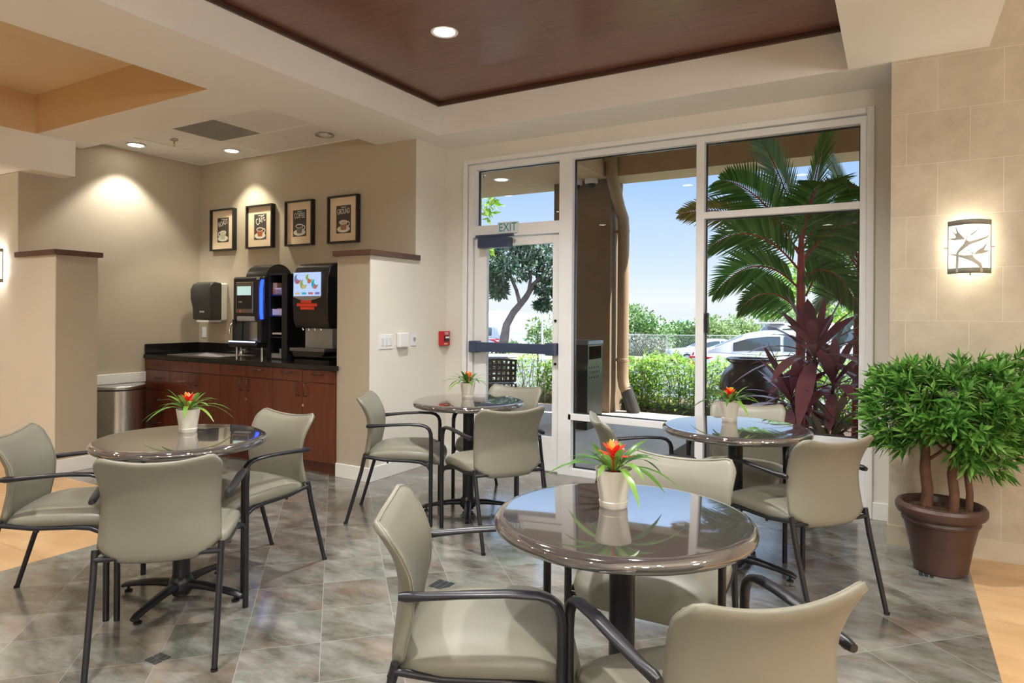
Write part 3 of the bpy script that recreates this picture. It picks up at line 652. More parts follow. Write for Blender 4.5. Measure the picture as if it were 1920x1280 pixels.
MB().prism(half(.255), .035, Matrix.Translation((0, 0, .605))).build('lid', chrome, tb, bevel=.01, smooth=40)
MB().prism(half(.252), .012, Matrix.Translation((0, 0, .597))).build('lid_seam', black_plastic, tb)
MB().prism(half(.253), .03, Matrix.Translation((0, 0, 0))).build('base_ring', black_plastic, tb)

# ---- four framed prints
frame_m = mat('black_frame', (.012, .010, .010), .35, var=.2); mat_board = mat('cream_mat_board', (.78, .62, .43), .7, var=.02)
chalk = mat('chalkboard_print', (.055, .048, .043), .6, var=.15, vscale=18); cream_ink = mat('cream_ink', (.72, .70, .60), .6, var=.04)
def art(x0, x1, label, word, cup):
    t = thing('framed_print', label, 'picture', ((x0+x1)/2, YB, 2.232), group='framed coffee prints on the alcove wall')
    hw, hh, f = (x1-x0)/2, .222, .016
    bx((-hw, -.048, -hh), (-hw+f, 0, hh), (hw-f, -.048, -hh), (hw, 0, hh), (-hw+f, -.048, -hh), (hw-f, 0, -hh+f), (-hw+f, -.048, hh-f), (hw-f, 0, hh)).build('frame', frame_m, t, bevel=.001)
    bx((-hw+f, -.022, -hh+f), (hw-f, -.012, hh-f)).build('mat_board', mat_board, t)
    pw, ph = .092, .130
    pr = bx((-pw, -.024, -ph), (pw, -.0221, ph)).build('print', chalk, t)
    text(word[0], word[1], cream_ink, 'lettering', pr, (word[2], -.0245, word[3]), (PI/2, word[4], 0), .0004, word[5])
    bx((-.03, -.0246, ph-.02), (.03, -.024, ph-.014)).build('small_print', cream_ink, pr)
    body_m, rim_m, hx = cup
    Y_ = -.0245
    def poly(pts, nm, m_, y): MB().prism(pts, .0004, Matrix(((1, 0, 0, 0), (0, 0, -1, y), (0, 1, 0, 0), (0, 0, 0, 1)))).build(nm, m_, pr)
    ell = lambda cx, cz, rx, rz, n=26: [(cx+rx*math.cos(2*PI*i/n), cz+rz*math.sin(2*PI*i/n)) for i in range(n)]
    poly(ell(0, -.092, .082, .032), 'saucer', cream_ink, Y_)
    poly([(-.052, -.03), (-.03, -.10), (.03, -.10), (.052, -.03)], 'cup', body_m, Y_-.0006)
    poly(ell(hx*.058, -.045, .022, .025), 'cup_handle', rim_m, Y_-.0003); poly(ell(hx*.058, -.045, .012, .015), 'cup_handle', chalk, Y_-.0005)
    poly(ell(0, -.028, .054, .021), 'cup_rim', rim_m, Y_-.0012); poly(ell(0, -.030, .042, .014), 'coffee', mat('coffee_ink', (.10, .06, .035), .6, var=.1) if hx > 0 and word[0] != 'GROUND' else mat('foam_ink', (.55, .50, .40), .6, var=.1), Y_-.0018)
green_ink = mat('green_ink', (.50, .52, .33), .6, var=.05); red_ink = mat('rust_ink', (.42, .10, .03), .6, var=.1); slate_ink = mat('slate_ink', (.14, .15, .16), .6, var=.1); brown_ink = mat('brown_ink', (.36, .19, .09), .6, var=.1)
art(-6.425, -6.036, 'framed print reading ROAST with a green coffee cup', ('ROAST', .074, 0, .070, R_(-14), .70), (green_ink, cream_ink, -1))
art(-5.841, -5.443, 'framed print reading CAFE with a rust-red mug', ('CAFE', .094, .005, .064, R_(-20), .66), (red_ink, cream_ink, 1))
art(-5.257, -4.878, 'framed print reading COFFEE with a dark slate cup', ('COFFEE', .074, 0, .072, 0, .57), (slate_ink, cream_ink, 1.0))
art(-4.672, -4.292, 'framed print reading GROUND with a foamy brown cup', ('GROUND', .070, 0, .072, R_(-3), .52), (brown_ink, cream_ink, 1))

# ---- switches and fire alarm on the side wall (plane X = XW, facing +X)
def onwall(name, label, cat, y, z): return thing(name, label, cat, (XW, y, z), R_(90))
s1 = onwall('light_switch', 'white triple light switch plate on the cream side wall', 'switch', 4.20, 1.12)
bx((-.085, -.007, -.06), (.085, 0, .06)).build('face_plate', white_plastic, s1, bevel=.002)
for x in (-.046, 0, .046): bx((x-.016, -.012, -.034), (x+.016, -.005, .034)).build('rocker', mat('rocker_white', (.70, .70, .68), .35, var=.02), s1, bevel=.003)
s2 = onwall('thermostat_cover', 'plain white square sensor box beside the triple switch', 'sensor', 4.391, 1.128)
bx((-.061, -.045, -.062), (.061, 0, .062)).build('cover', white_plastic, s2, bevel=.01, seg=3); bx((-.058, -.004, -.057), (.058, .0, .057)).build('base', grey_plastic, s2)
s3 = onwall('dimmer_switch', 'narrow white dimmer switch with slider, nearest the fire alarm', 'switch', 4.56, 1.133)
bx((-.037, -.007, -.06), (.037, 0, .06)).build('face_plate', white_plastic, s3, bevel=.002); bx((-.006, -.02, -.012), (.012, -.006, .012)).build('slider', grey_plastic, s3, bevel=.002)
s4 = onwall('fire_alarm_pull', 'red fire alarm pull station at the corner by the door', 'fire alarm', 4.985, 1.125)
redp = mat('alarm_red', (.52, .02, .025), .35, var=.05)
bx((-.058, -.05, -.068), (.058, 0, .068)).build('case', redp, s4, bevel=.006)
hd = bx((-.036, -.060, -.028), (.036, -.049, .026)).build('pull_handle', black_plastic, s4, bevel=.004); bx((-.03, -.062, .002), (.03, -.0595, .018)).build('handle_label', white_plastic, hd)
text('FIRE', .034, white_plastic, 'lettering', s4, (0, -.0515, .046)); bx((-.035, -.0515, -.055), (.015, -.0495, -.042)).build('instruction_strip', mat('yellow_strip', (.75, .55, .15), .5, var=.05), s4)
# ------------------------------------------------------------------ arm chairs
def lerp_tab(tab, z):
    if z <= tab[0][0]: return tab[0][1]
    for (a, p), (b, q) in zip(tab, tab[1:]):
        if z <= b: t = (z-a)/(b-a); t = t*t*(3-2*t) if False else t; return p+(q-p)*t
    return tab[-1][1]
SIDEY = [(.38, -.236), (.44, -.232), (.50, -.219), (.56, -.207), (.62, -.204), (.67, -.212), (.72, -.231), (.77, -.260), (.83, -.302)]
HALFW = [(.38, .200), (.43, .224), (.50, .220), (.60, .215), (.68, .218), (.76, .228), (.83, .238)]
def back_pt(u, v):      # u -1..1, v 0..1 : rear surface of the shell
    a = abs(u)
    zt = .825-.036*(1-a**2.2)-.040*max(0, (a-.80)/.20)**2.4
    zb = .392+.056*max(0, (a-.66)/.34)**1.15+.006*a*a
    z = zb+(zt-zb)*v
    wv = lerp_tab(HALFW, z)*(1-.035*max(0, (v-.93)/.07)**2)
    y = lerp_tab(SIDEY, z)-.046*(1-a*a)*(.55+.45*min(1, max(0, (z-.42)/.2)))
    return Vector((u*wv, y, z))
def shell():
    N, M = 22, 22; m_ = MB(); th = .032
    def ring_in(u, v):   # pull toward the middle at the very edge so the edge rounds over
        return u, v
    rear, front = [], []
    for j in range(M+1):
        for i in range(N+1):
            u = -1+2*i/N; v = j/M; p = back_pt(u, v); e = max(abs(u), abs(2*v-1)); k = max(0, (e-.90)/.10)
            rear.append(p+Vector((-.006*u*k, .011*k*k, (-.006*(2*v-1))*k)))
            front.append(p+Vector((-.006*u*k, th-.009*k*k, (-.006*(2*v-1))*k)))
    W = N+1; o = len(rear); vs = rear+front; fs = []
    for j in range(M):
        for i in range(N):
            a = j*W+i; fs.append((a, a+W, a+W+1, a+1)); fs.append((o+a, o+a+1, o+a+W+1, o+a+W))
    edge = [i for i in range(N)]+[j*W+N for j in range(M)]+[M*W+N-i for i in range(N)]+[(M-j)*W for j in range(M)]
    mid0 = len(vs)
    for e in edge:
        p = (rear[e]+front[e])/2; c = Vector((0, p.y, .61)); d_ = (p-c); d_.y = 0; vs.append(p+d_.normalized()*.006)
    n = len(edge)
    for q in range(n):
        a, b = edge[q], edge[(q+1) % n]; fs.append((a, b, mid0+(q+1) % n, mid0+q)); fs.append((mid0+q, mid0+(q+1) % n, o+b, o+a))
    m_.add(vs, fs)
    pip = [front[e]+Vector((0, .001, 0)) for e in edge]; pip.append(pip[0])
    return m_, pip
def seat_mb():
    m_ = MB(); n = 64; vs, fs = [], []
    rings = [(.414, .012), (.424, .0), (.446, -.004), (.466, .002), (.480, .016), (.488, .040), (.493, .085), (.496, .14)]
    def outline(t, ins):
        a = 2*PI*t; ca, sa = math.cos(a), math.sin(a); e = .34
        x = (.243-ins)*math.copysign(abs(ca)**e, ca); y = .022+(.252-ins)*math.copysign(abs(sa)**e, sa); return x, y
    for z, ins in rings:
        for i in range(n):
            x, y = outline(i/n, ins); f = max(0, (y-.09)/.18); r_ = max(0, (-y-.05)/.2)
            dz = -.050*f*f-.030*r_*r_*(1 if z > .44 else 0)-.010*(x/.24)**2*(1 if z > .47 else 0)
            vs.append((x*(1-.06*(y < 0)*min(1, -y/.2)), y-.01*f, z+dz))
    k = len(rings)
    for j in range(k-1):
        for i in range(n): fs.append((j*n+i, j*n+(i+1) % n, (j+1)*n+(i+1) % n, (j+1)*n+i))
    fs.append(tuple(range(n-1, -1, -1))); c = len(vs); vs.append((0, .02, .497))
    for i in range(n): fs.append(((k-1)*n+i, (k-1)*n+(i+1) % n, c))
    return m_.add(vs, fs)
def make_chair(label):
    t = thing('arm_chair', label, 'chair', group='sage vinyl arm chairs around the four tables')
    sh, pip = shell(); br = sh.build('backrest', vinyl, t, smooth=180)
    MB().tube(pip, .0028, 6, cap=False).build('piping', vinyl, br, smooth=180)
    seat_mb().build('seat', vinyl, t, smooth=60)
    for s in (-1, 1):
        MB().tube([(s*.222, -.226, .452), (s*.221, -.25, .34), (s*.218, -.347, .008)], [.0125, .0125, .0110], 12).lathe([(.013, 0), (.013, .009)], 12, (s*.218, -.349, 0)).build('leg', dark_metal, t, smooth=50)
        MB().tube([(s*.264, .201, .0), (s*.264, .201, .57)], .0130, 12).build('leg', dark_metal, t, smooth=50)
        arm = MB(); P = [(s*.264, .201, .555), (s*.264, .199, .592), (s*.264, .190, .617), (s*.263, .170, .635), (s*.262, .140, .644), (s*.259, .06, .648), (s*.254, -.05, .643), (s*.246, -.15, .635), (s*.240, -.196, .632), (s*.239, -.216, .631)]
        arm.tube(P, [(.013, .013), (.0145, .0125), (.017, .0115), (.019, .0105), (.0205, .0098), (.021, .0092), (.019, .0095), (.0155, .011), (.014, .014), (.010, .010)], 14, upv=(0, -1, 0))
        arm.build('arm', dark_metal, t, smooth=60)
        MB().tube([(s*.224, -.234, .434), (s*.230, -.10, .414), (s*.234, .06, .410), (s*.242, .13, .404), (s*.254, .18, .385), (s*.262, .201, .352)], .0105, 10).lathe([(.0001, -.012), (.007, -.010), (.007, 0)], 10, (s*.23, -.08, .405)).build('seat_rail', dark_metal, t, smooth=60)
    MB().tube([(-.222, -.238, .418), (.222, -.238, .418)], .010, 10).tube([(-.262, .19, .375), (.262, .19, .375)], .009, 10).build('cross_bar', dark_metal, t, smooth=60)
    return t
CH = [  # x, y, facing, label
    (-2.624, 1.694, 135.4, 'arm chair with its back to the camera at the left table'),
    (-3.318, 1.674, 43.5, 'arm chair on the left side of the left table, cut by the picture edge'),
    (-2.938, 2.292, -91.3, 'arm chair facing the camera between the left table and the cherry cabinets'),
    (-2.860, 3.512, 30.2, 'arm chair seen from its side beside the half wall with switches'),
    (-2.170, 3.517, 146.6, 'arm chair with its back to the camera at the table by the glass door'),
    (-2.510, 4.145, -88.7, 'arm chair behind the table by the glass door, only its top showing above the tabletop'),
    (-1.036, 1.640, 31.0, 'nearest arm chair seen from the side, left of the front table'),
    (-.395, 1.605, 137.0, 'arm chair in the bottom foreground with its broad back to the camera'),
    (-.736, 2.330, 271.3, 'arm chair tucked under the far side of the front table'),
    (-1.155, 3.468, 32.0, 'arm chair seen edge-on to the left of the window table'),
    (-.792, 4.09, -87.5, 'arm chair behind the window table, in front of the palm window'),
    (-.435, 3.524, 140.8, 'arm chair with its back to the camera left of the potted tree')]
c0 = make_chair(CH[0][3]); c0.location = (CH[0][0], CH[0][1], 0); c0.rotation_euler.z = R_(CH[0][2]-90)
for x, y, a, lb in CH[1:]: dup(c0, (x, y, 0), R_(a-90), lb)

# ------------------------------------------------------------------ round pedestal tables
def m_top():
    m = bpy.data.materials.new('polished_taupe_top'); m.use_nodes = True; k = NT(m)
    n = k.noise(140, 3, .7, k.coord()); n2 = k.noise(3, 4, .6, k.coord())
    k.l(k.ramp(n, [(.3, (.056, .048, .046)), (.7, (.064, .055, .053))]), k.b.inputs['Base Color'])
    k.l(k.math('ADD', k.math('MULTIPLY', n2, .05), .035), k.b.inputs['Roughness']); k.b.inputs['IOR'].default_value = 2.2
    k.b.inputs['Coat Weight'].default_value = 1.; k.b.inputs['Coat Roughness'].default_value = .02; k.b.inputs['Coat IOR'].default_value = 1.9
    return m
top_m = m_top()
def make_table(label):
    t = thing('pedestal_table', label, 'table', group='round pedestal tables')
    MB().lathe([(.0001, .762), (.352, .762), (.366, .7612), (.377, .757), (.3835, .749), (.385, .740), (.382, .730), (.373, .7235), (.355, .721), (.0001, .721)], 96).build('tabletop', top_m, t, smooth=50)
    MB().lathe([(.0385, .012), (.0385, .705)], 28).build('column', dark_metal, t, smooth=40)
    MB().lathe([(.0385, .700), (.11, .708), (.11, .721), (.0001, .721)], 28).build('mounting_plate', dark_metal, t, smooth=40)
    b = MB(); b.lathe([(.052, .03), (.060, .05), (.052, .085), (.040, .10)], 28)
    for q in range(4):
        a = q*PI/2; ca, sa = math.cos(a), math.sin(a)
        b.tube([(ca*.03, sa*.03, .062), (ca*.12, sa*.12, .060), (ca*.22, sa*.22, .048), (ca*.29, sa*.29, .036), (ca*.315, sa*.315, .026)], [(.026, .022), (.024, .018), (.022, .014), (.022, .013), (.014, .010)], 14)
        b.lathe([(.018, .0), (.018, .008), (.007, .012), (.007, .04)], 14, (ca*.285, sa*.285, 0))
    b.build('base', dark_metal, t, smooth=50)
    return t
TB = [(-2.945, 1.945, 20, 'round taupe table on the left, its flower pot before the cherry cabinets'),
      (-2.545, 3.80, 33, 'round taupe table nearest the glass exit door'),
      (-.704, 1.882, 25, 'large round taupe table in the right foreground'),
      (-.742, 3.688, -8, 'round taupe table beside the big window and potted tree')]
t0 = make_table(TB[0][3]); t0.location = (TB[0][0], TB[0][1], 0); t0.rotation_euler.z = R_(TB[0][2])
for x, y, a, lb in TB[1:]: dup(t0, (x, y, 0), R_(a), lb)

# ------------------------------------------------------------------ bromeliads in white pots
pot_m = mat('ivory_ceramic', (.66, .61, .52), .32, var=.02); soil = mat('dark_soil', (.025, .018, .012), .9, var=.5, vscale=120)
brom_leaf = leaf_mat('bromeliad_leaf', (.035, .115, .015), (.095, .24, .03), (.20, .36, .06), .3, .3)
brom_red = leaf_mat('bromeliad_bract', (.62, .02, .012), (.80, .05, .018), (.85, .14, .03), .35, .3); brom_tip = leaf_mat('bromeliad_tip', (.85, .25, .03), (.85, .42, .06), (.82, .65, .25), .35, .3)
def bromeliad(loc, seed, label, turn=0., sc_=1.):
    r = random.Random(seed); t = thing('potted_bromeliad', label, 'plant', loc, turn, 'bromeliads on the tables')
    MB().lathe([(.0385, .0), (.040, .002), (.0425, .019), (.0405, .021), (.0410, .023), (.0535, .108), (.0545, .112), (.052, .112), (.0495, .104), (.0001, .100)], 36).build('pot', pot_m, t, smooth=35)
    MB().lathe([(.0001, .103), (.0495, .1015)], 24).build('soil', soil, t)
    lv = MB(); n = 24
    for i in range(n):
        a = 2*PI*i*.381966+r.uniform(-.2, .2); q = i/n; el = .25+1.05*(1-q)**1.0 if i > 7 else 1.15+r.uniform(-.1, .1)
        el = .42+.72*q; L = (.23-.075*q)*r.uniform(.85, 1.12)
        d = Vector((math.cos(a)*math.cos(el), math.sin(a)*math.cos(el), math.sin(el)))
        lv.blade((math.cos(a)*.012, math.sin(a)*.012, .108), d, L, .021*r.uniform(.85, 1.15), droop=.68-.30*q+r.uniform(-.1, .1), n=7, fold=.2, peak=.45)
    lv.build('leaves', brom_leaf, t, smooth=180)
    fl = MB(); f2 = MB()
    for i in range(15):
        a = 2*PI*i*.381966; q = i/15; el = .25+1.0*q; L = .066-.02*q
        d = Vector((math.cos(a)*math.cos(el), math.sin(a)*math.cos(el), math.sin(el)))
        (fl if i < 12 else f2).blade((0, 0, .142+.018*q), d, L, .022, droop=.15, n=4, fold=.25, peak=.4)
    fl.tube([(0, 0, .10), (0, 0, .148)], .010, 10)
    fb = fl.build('flower', brom_red, t, smooth=180); f2.build('flower_tips', brom_tip, fb, smooth=180)
    t.scale = (sc_,)*3
    return t
bromeliad((-.757, 1.942, .762), 3, 'red bromeliad in an ivory pot on the front right table', .4, 1.06)
bromeliad((-3.035, 2.035, .762), 5, 'red bromeliad in an ivory pot on the left table before the cabinets', 1.3, 1.02)
bromeliad((-2.605, 3.877, .762), 8, 'bromeliad in an ivory pot on the table nearest the glass door', 2.2, .98)
bromeliad((-.808, 3.845, .762), 11, 'bromeliad in an ivory pot on the table beside the big window', 3.0, 1.0)

# ------------------------------------------------------------------ tree in the terracotta pot
pt = thing('potted_tree', 'bushy green tree in a brown terracotta pot by the limestone wall', 'plant', (.215, 4.225, 0))
terra = mat('brown_terracotta', (.068, .034, .025), .40, var=.25, vscale=5)
MB().lathe([(.118, 0), (.124, .006), (.148, .15), (.150, .16), (.153, .168), (.172, .258), (.180, .262), (.184, .274), (.178, .286), (.186, .298), (.203, .305), (.212, .322), (.212, .345), (.203, .360), (.188, .364), (.178, .355), (.170, .32), (.0001, .315)], 56).build('pot', terra, pt, smooth=30)
ms = MB(); ms.lathe([(.0001, .328), (.10, .326), (.172, .318)], 24)
r = random.Random(2)
for i in range(90):
    a, q = r.uniform(0, 2*PI), .165*math.sqrt(r.random()); z = .326+r.uniform(0, .012); b_ = r.uniform(0, 2*PI); L = r.uniform(.03, .07)
    ms.tube([(q*math.cos(a), q*math.sin(a), z), (q*math.cos(a)+L*.5*math.cos(b_), q*math.sin(a)+L*.5*math.sin(b_), z+.008), (q*math.cos(a)*.9+L*math.cos(b_)*.8, q*math.sin(a)*.9+L*math.sin(b_)*.8, z)], .0014, 4, cap=False)
ms.build('moss_and_bark', mat('moss_straw', (.12, .075, .04), .9, var=.5, vscale=60), pt)
bark = mat('brown_bark', (.16, .075, .042), .75, var=.35, vscale=14, bump=.4, bscale=60)
trunks = [((-.065, .04), (-.075, .05), .028), ((.055, .0), (.07, .02), .024), ((.125, .03), (.165, .02), .017)]
for (ax, ay), (bx_, by_), rr in trunks:
    q = MB(); P = [(ax, ay, .31), (ax+.006, ay-.004, .42), (ax-.006, ay+.004, .52), ((ax+bx_)/2, (ay+by_)/2, .64), (bx_*1.3, by_, .84)]
    q.tube(P, [rr*1.15, rr, rr*.95, rr*.8, rr*.4], 12)
    for k in range(7):
        a = k*2.4+ax*9; d_ = Vector((math.cos(a), math.sin(a)*.7, .8)).normalized(); z0 = .56+.04*k; b0 = Vector((bx_, by_, z0)); q.tube([b0, b0+d_*.10, b0+d_*.22+Vector((0, 0, .03))], [rr*.4, rr*.3, rr*.12], 6)
    q.build('trunk', bark, pt, smooth=60)
tl = leaf_mat('glossy_green_leaf', (.04, .15, .02), (.12, .33, .05), (.28, .52, .12), .28, .3)
fo = MB(); r = random.Random(21)
def in_crown(p):
    x, y, z = p
    a_ = ((x+.13)/.225)**2+((y+.0)/.20)**2+((z-.88)/.225)**2
    b_ = ((x-.17)/.28)**2+((y+.02)/.24)**2+((z-.86)/.265)**2
    c_ = ((x-.33)/.17)**2+((y+.0)/.2)**2+((z-.95)/.19)**2; d_ = ((x-.16)/.12)**2+((y+.04)/.14)**2+((z-.64)/.10)**2
    e_ = ((x+.20)/.16)**2+((y+.02)/.16)**2+((z-.76)/.13)**2
    return min(a_, b_, c_, d_, e_)
cnt = 0
while cnt < 640:
    p = (r.uniform(-.42, .5), r.uniform(-.27, .24), r.uniform(.52, 1.19)); v_ = in_crown(p)
    if v_ > 1 or (v_ < .45 and r.random() < .75): continue
    cnt += 1; cpos = Vector(p); ax = (cpos-Vector((.03, 0, .74))); ax.z += .12; ax = (ax.normalized()+Vector((r.gauss(0, .25), r.gauss(0, .25), r.gauss(0, .25)))).normalized(); e1 = ax.orthogonal().normalized(); e2 = ax.cross(e1)
    for q in range(11):
        a = q*2.39996+r.uniform(-.2, .2); tilt = .25+.75*(1-q/11); d_ = (e1*math.cos(a)+e2*math.sin(a))*tilt+ax*(1.05-.75*(1-q/11))
        fo.blade(cpos+ax*.004*q, d_, r.uniform(.055, .085), r.uniform(.016, .022), upv=ax, droop=r.uniform(.05, .3), n=2, fold=.3, peak=.5)
fo.build('foliage', tl, pt, smooth=180)
# ------------------------------------------------------------------ outside: ground, porch
def gz(D): return 0 if D < 10.6 else (-.22-(D-11)*.0435)
def P(D, L, z=0.): q = fwd*D+rgt*L; return Vector((q.x, q.y, z))       # a place D metres out along the drive, L to the right of it
concrete = mat('pale_concrete', (.54, .50, .45), .8, var=.1, vscale=3, bump=.2, bscale=90)
asphalt = mat('grey_asphalt', (.155, .155, .16), .9, var=.12, vscale=2, bump=.2, bscale=120)
struct('ground_sidewalk', bx((-16, 5.3, -.2), (8, 8.95, -.012)), concrete)
struct('ground_planting_bed', bx((-16, 8.95, -.2), (8, 11.0, -.03), (-1.9, 6.35, -.012), (8, 8.95, .01)), mat('bark_mulch', (.10, .06, .035), .95, var=.5, vscale=25, bump=.6, bscale=60))
rd = MB(); n_ = 24
Ds = [8.2, 10.62, 10.64, 11, 16, 22, 30, 38.4]
vs = []
for Dd in Ds:
    for L in (-40, 60): vs.append(tuple(P(Dd, L, gz(Dd) if Dd > 10.63 else -.1 if Dd > 9 else -.24)))
rd.add(vs, [(2*i, 2*i+1, 2*i+3, 2*i+2) for i in range(len(Ds)-1)])
struct('ground_asphalt', rd, asphalt)
kb = MB(); kr = MB()
def slab(mb, D0, D1, L0, L1, z0, z1): mb.add([P(D0, L0, z0), P(D0, L1, z0), P(D1, L1, z0), P(D1, L0, z0), P(D0, L0, z1), P(D0, L1, z1), P(D1, L1, z1), P(D1, L0, z1)], [(3, 2, 1, 0), (4, 5, 6, 7), (0, 1, 5, 4), (1, 2, 6, 5), (2, 3, 7, 6), (3, 0, 4, 7)])
slab(kb, 38.3, 38.6, -40, 6.4, -1.6, -1.27); slab(kb, 38.3, 38.6, 8.6, 60, -1.6, -1.27); slab(kr, 38.3, 38.6, 6.4, 8.6, -1.6, -1.27)
struct('kerb', kb, concrete); struct('kerb_red', kr, mat('red_kerb_paint', (.42, .09, .07), .7, var=.15))
gv = MB(); slab(gv, 38.6, 48, -40, 60, -2.2, -1.27); slab(gv, 48, 60, -60, 80, -3.2, -2.0)
struct('ground_verge', gv, mat('dry_grass', (.34, .36, .16), .9, var=.3, vscale=1.2))
far = MB(); far.add([P(60, -300, -14), P(60, 400, -14), P(420, 500, -30), P(420, -500, -30), P(3200, 3500, -34), P(3200, -3500, -34)], [(0, 1, 2, 3), (3, 2, 4, 5)])
far.add([P(60, -200, -3), P(60, 200, -3), P(60, 200, -14.5), P(60, -200, -14.5)], [(0, 1, 2, 3)])
def m_town():
    m = bpy.data.materials.new('distant_town'); m.use_nodes = True; k = NT(m); pp = k.pos()
    v_ = k.n('ShaderNodeTexVoronoi'); v_.inputs['Scale'].default_value = .12; k.l(pp, v_.inputs[0])
    n = k.noise(.02, 5, .6, pp); c = k.ramp(n, [(.35, (.16, .26, .16)), (.6, (.30, .38, .34))])
    c = k.mix(k.math('LESS_THAN', v_.outputs['Distance'], .28), c, (.60, .60, .60)); k.l(c, k.b.inputs['Base Color']); k.b.inputs['Roughness'].default_value = .9; return m
struct('ground_far_town', far, m_town())
sea = MB().add([P(900, -3000, -33), P(900, 3000, -33), P(3900, 5000, -33), P(3900, -5000, -33)], [(0, 1, 2, 3)])
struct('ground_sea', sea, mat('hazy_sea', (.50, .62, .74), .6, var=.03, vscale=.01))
hl = MB()
r = random.Random(4); N = 60; vs = []
for i in range(N+1):
    L = -1500+3000*i/N; h = -20+26*max(0, math.sin(i*.23+.6))+10*math.sin(i*.71); vs += [tuple(P(2300, L, -34)), tuple(P(2400, L, h)), tuple(P(2600, L, -34))]
hl.add(vs, [(3*i+j, 3*i+3+j, 3*i+4+j, 3*i+1+j) for i in range(N) for j in (0, 1)])
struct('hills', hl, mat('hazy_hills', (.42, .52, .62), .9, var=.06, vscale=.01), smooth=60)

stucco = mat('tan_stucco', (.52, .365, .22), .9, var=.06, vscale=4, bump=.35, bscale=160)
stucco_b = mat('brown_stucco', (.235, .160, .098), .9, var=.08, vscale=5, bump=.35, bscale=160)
struct('porch_ceiling_low', bx((-16, 5.3, 3.24), (-3.45, 9.1, 4.4)), stucco)
struct('porch_ceiling_high', bx((-3.45, 5.3, 3.95), (8, 9.1, 4.4)), stucco)
struct('porch_beam', bx((-3.45, 8.55, 3.25), (8, 9.1, 3.95)), stucco)
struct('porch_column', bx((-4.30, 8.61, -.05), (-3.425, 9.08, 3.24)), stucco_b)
struct('porch_facade', bx((-16, 5.3, -.2), (-3.66, 5.31, 3.24), (-.02, 5.405, -.2), (8, 5.41, 3.95), (-3.66, 5.31, 2.9), (-.02, 5.32, 3.95)), stucco)
t = thing('porch_downlight', 'lit round downlight in the tan porch ceiling above the door', 'ceiling light', (-4.80, 7.95, 3.238))
MB().lathe([(.085, -.004), (.11, -.006), (.115, .001), (.085, .001)], 32).build('trim_ring', white_trim, t, smooth=40); MB().lathe([(.0001, -.003), (.086, -.003), (.086, .002), (.0001, .002)], 28).build('lens', steel_lamp, t)
sprinkler((-4.86, 7.58, 3.239), 'small fire sprinkler on the tan porch ceiling left of its light')
dp = thing('downpipe', 'tan rain downpipe jogging down the side of the porch column', 'downpipe', (0, 0, 0))
pm = mat('tan_painted_pipe', (.36, .245, .145), .55, var=.08, vscale=6)
YP = 8.80
path = [(-3.455, YP-.34, 3.95), (-3.455, YP-.34, 3.40), (-3.452, YP-.33, 3.24), (-3.43, YP-.25, 3.05), (-3.39, YP-.08, 2.85), (-3.36, YP-.01, 2.70), (-3.355, YP, 2.55), (-3.355, YP, .62), (-3.352, YP, .47), (-3.33, YP-.01, .36), (-3.29, YP-.02, .29)]
path = [(x+.095 if z > 2.9 else x+.05, y, z) for x, y, z in path]
MB().tube(path, .080, 20).build('pipe', pm, dp, smooth=60)
MB().tube([(-3.262, YP-.01, .345), (-3.21, YP+.03, .17), (-3.15, YP+.05, -.02)], [.085, .09, .095], 18).build('drain_boot', mat('dark_boot', (.035, .03, .028), .6, var=.2), dp, smooth=60)
for x, y, z in ((-3.41, YP-.34, 3.45), (-3.31, YP, 2.52), (-3.31, YP, .72)): MB().lathe([(.084, -.022), (.088, -.018), (.088, .018), (.084, .022)], 20, (x, y, z)).box((x-.14, y-.02, z-.015), (x-.06, y+.02, z+.015)).build('bracket', pm, dp, smooth=40)
for x, lb in ((-3.905, 'white dome camera on the porch wall nearest the window frame'), (-3.67, 'white dome camera on the porch wall nearest the downpipe')):
    t = thing('dome_camera', lb, 'camera', (x, 8.5, 3.24)); MB().lathe([(.0001, 0), (.088, 0), (.092, -.05), (.084, -.075)], 28).build('housing', white_plastic, t, smooth=40); MB().lathe([(.062, -.074), (.055, -.105), (.03, -.128), (.0001, -.135)], 24).build('dome', black_plastic, t, smooth=60)
bn = thing('litter_bin', 'dark outdoor litter bin with perforated steel side beside the column', 'litter bin', (-3.40, 7.40, -.012))
A0, A1, B0, B1 = -.15, .26, -.20, .25
bx((A0, B0, 0), (A1-.006, B1, .80), (A0, B0, .80), (A0+.04, B1, 1.0), (A1-.04, B0, .80), (A1, B0+.04, 1.0), (A1-.04, B1-.04, .80), (A1, B1, 1.0), (A0, B1-.03, .8), (A1-.04, B1, 1.0), (A0, B0, .80), (A1-.04, B0+.02, 1.0)).build('cabinet', mat('bin_dark', (.028, .024, .022), .45, .3, var=.15), bn)
bx((A1-.006, B0, 0), (A1, B1, .80), (A1-.004, B0+.02, .80), (A1+.002, B1-.02, .83), (A1-.004, B0+.02, .985), (A1+.002, B1-.02, 1.0)).build('side_panel', mat('olive_steel', (.13, .125, .09), .4, .5, var=.1), bn)
hm = MB()
for i in range(5):
    for j in range(3): y = B0+.06+i*.065+(.02 if j % 2 else 0); hm.box((A1-.001, y-.010, .60+j*.06), (A1+.0015, y+.010, .625+j*.06))
hm.build('perforations', mat('bin_holes', (.006, .006, .006), .8), bn)
bx((A0-.01, B0-.01, 1.0), (A1+.012, B1+.01, 1.055)).build('lid', mat('bin_lid', (.17, .18, .20), .35, .5, var=.1), bn, bevel=.012)

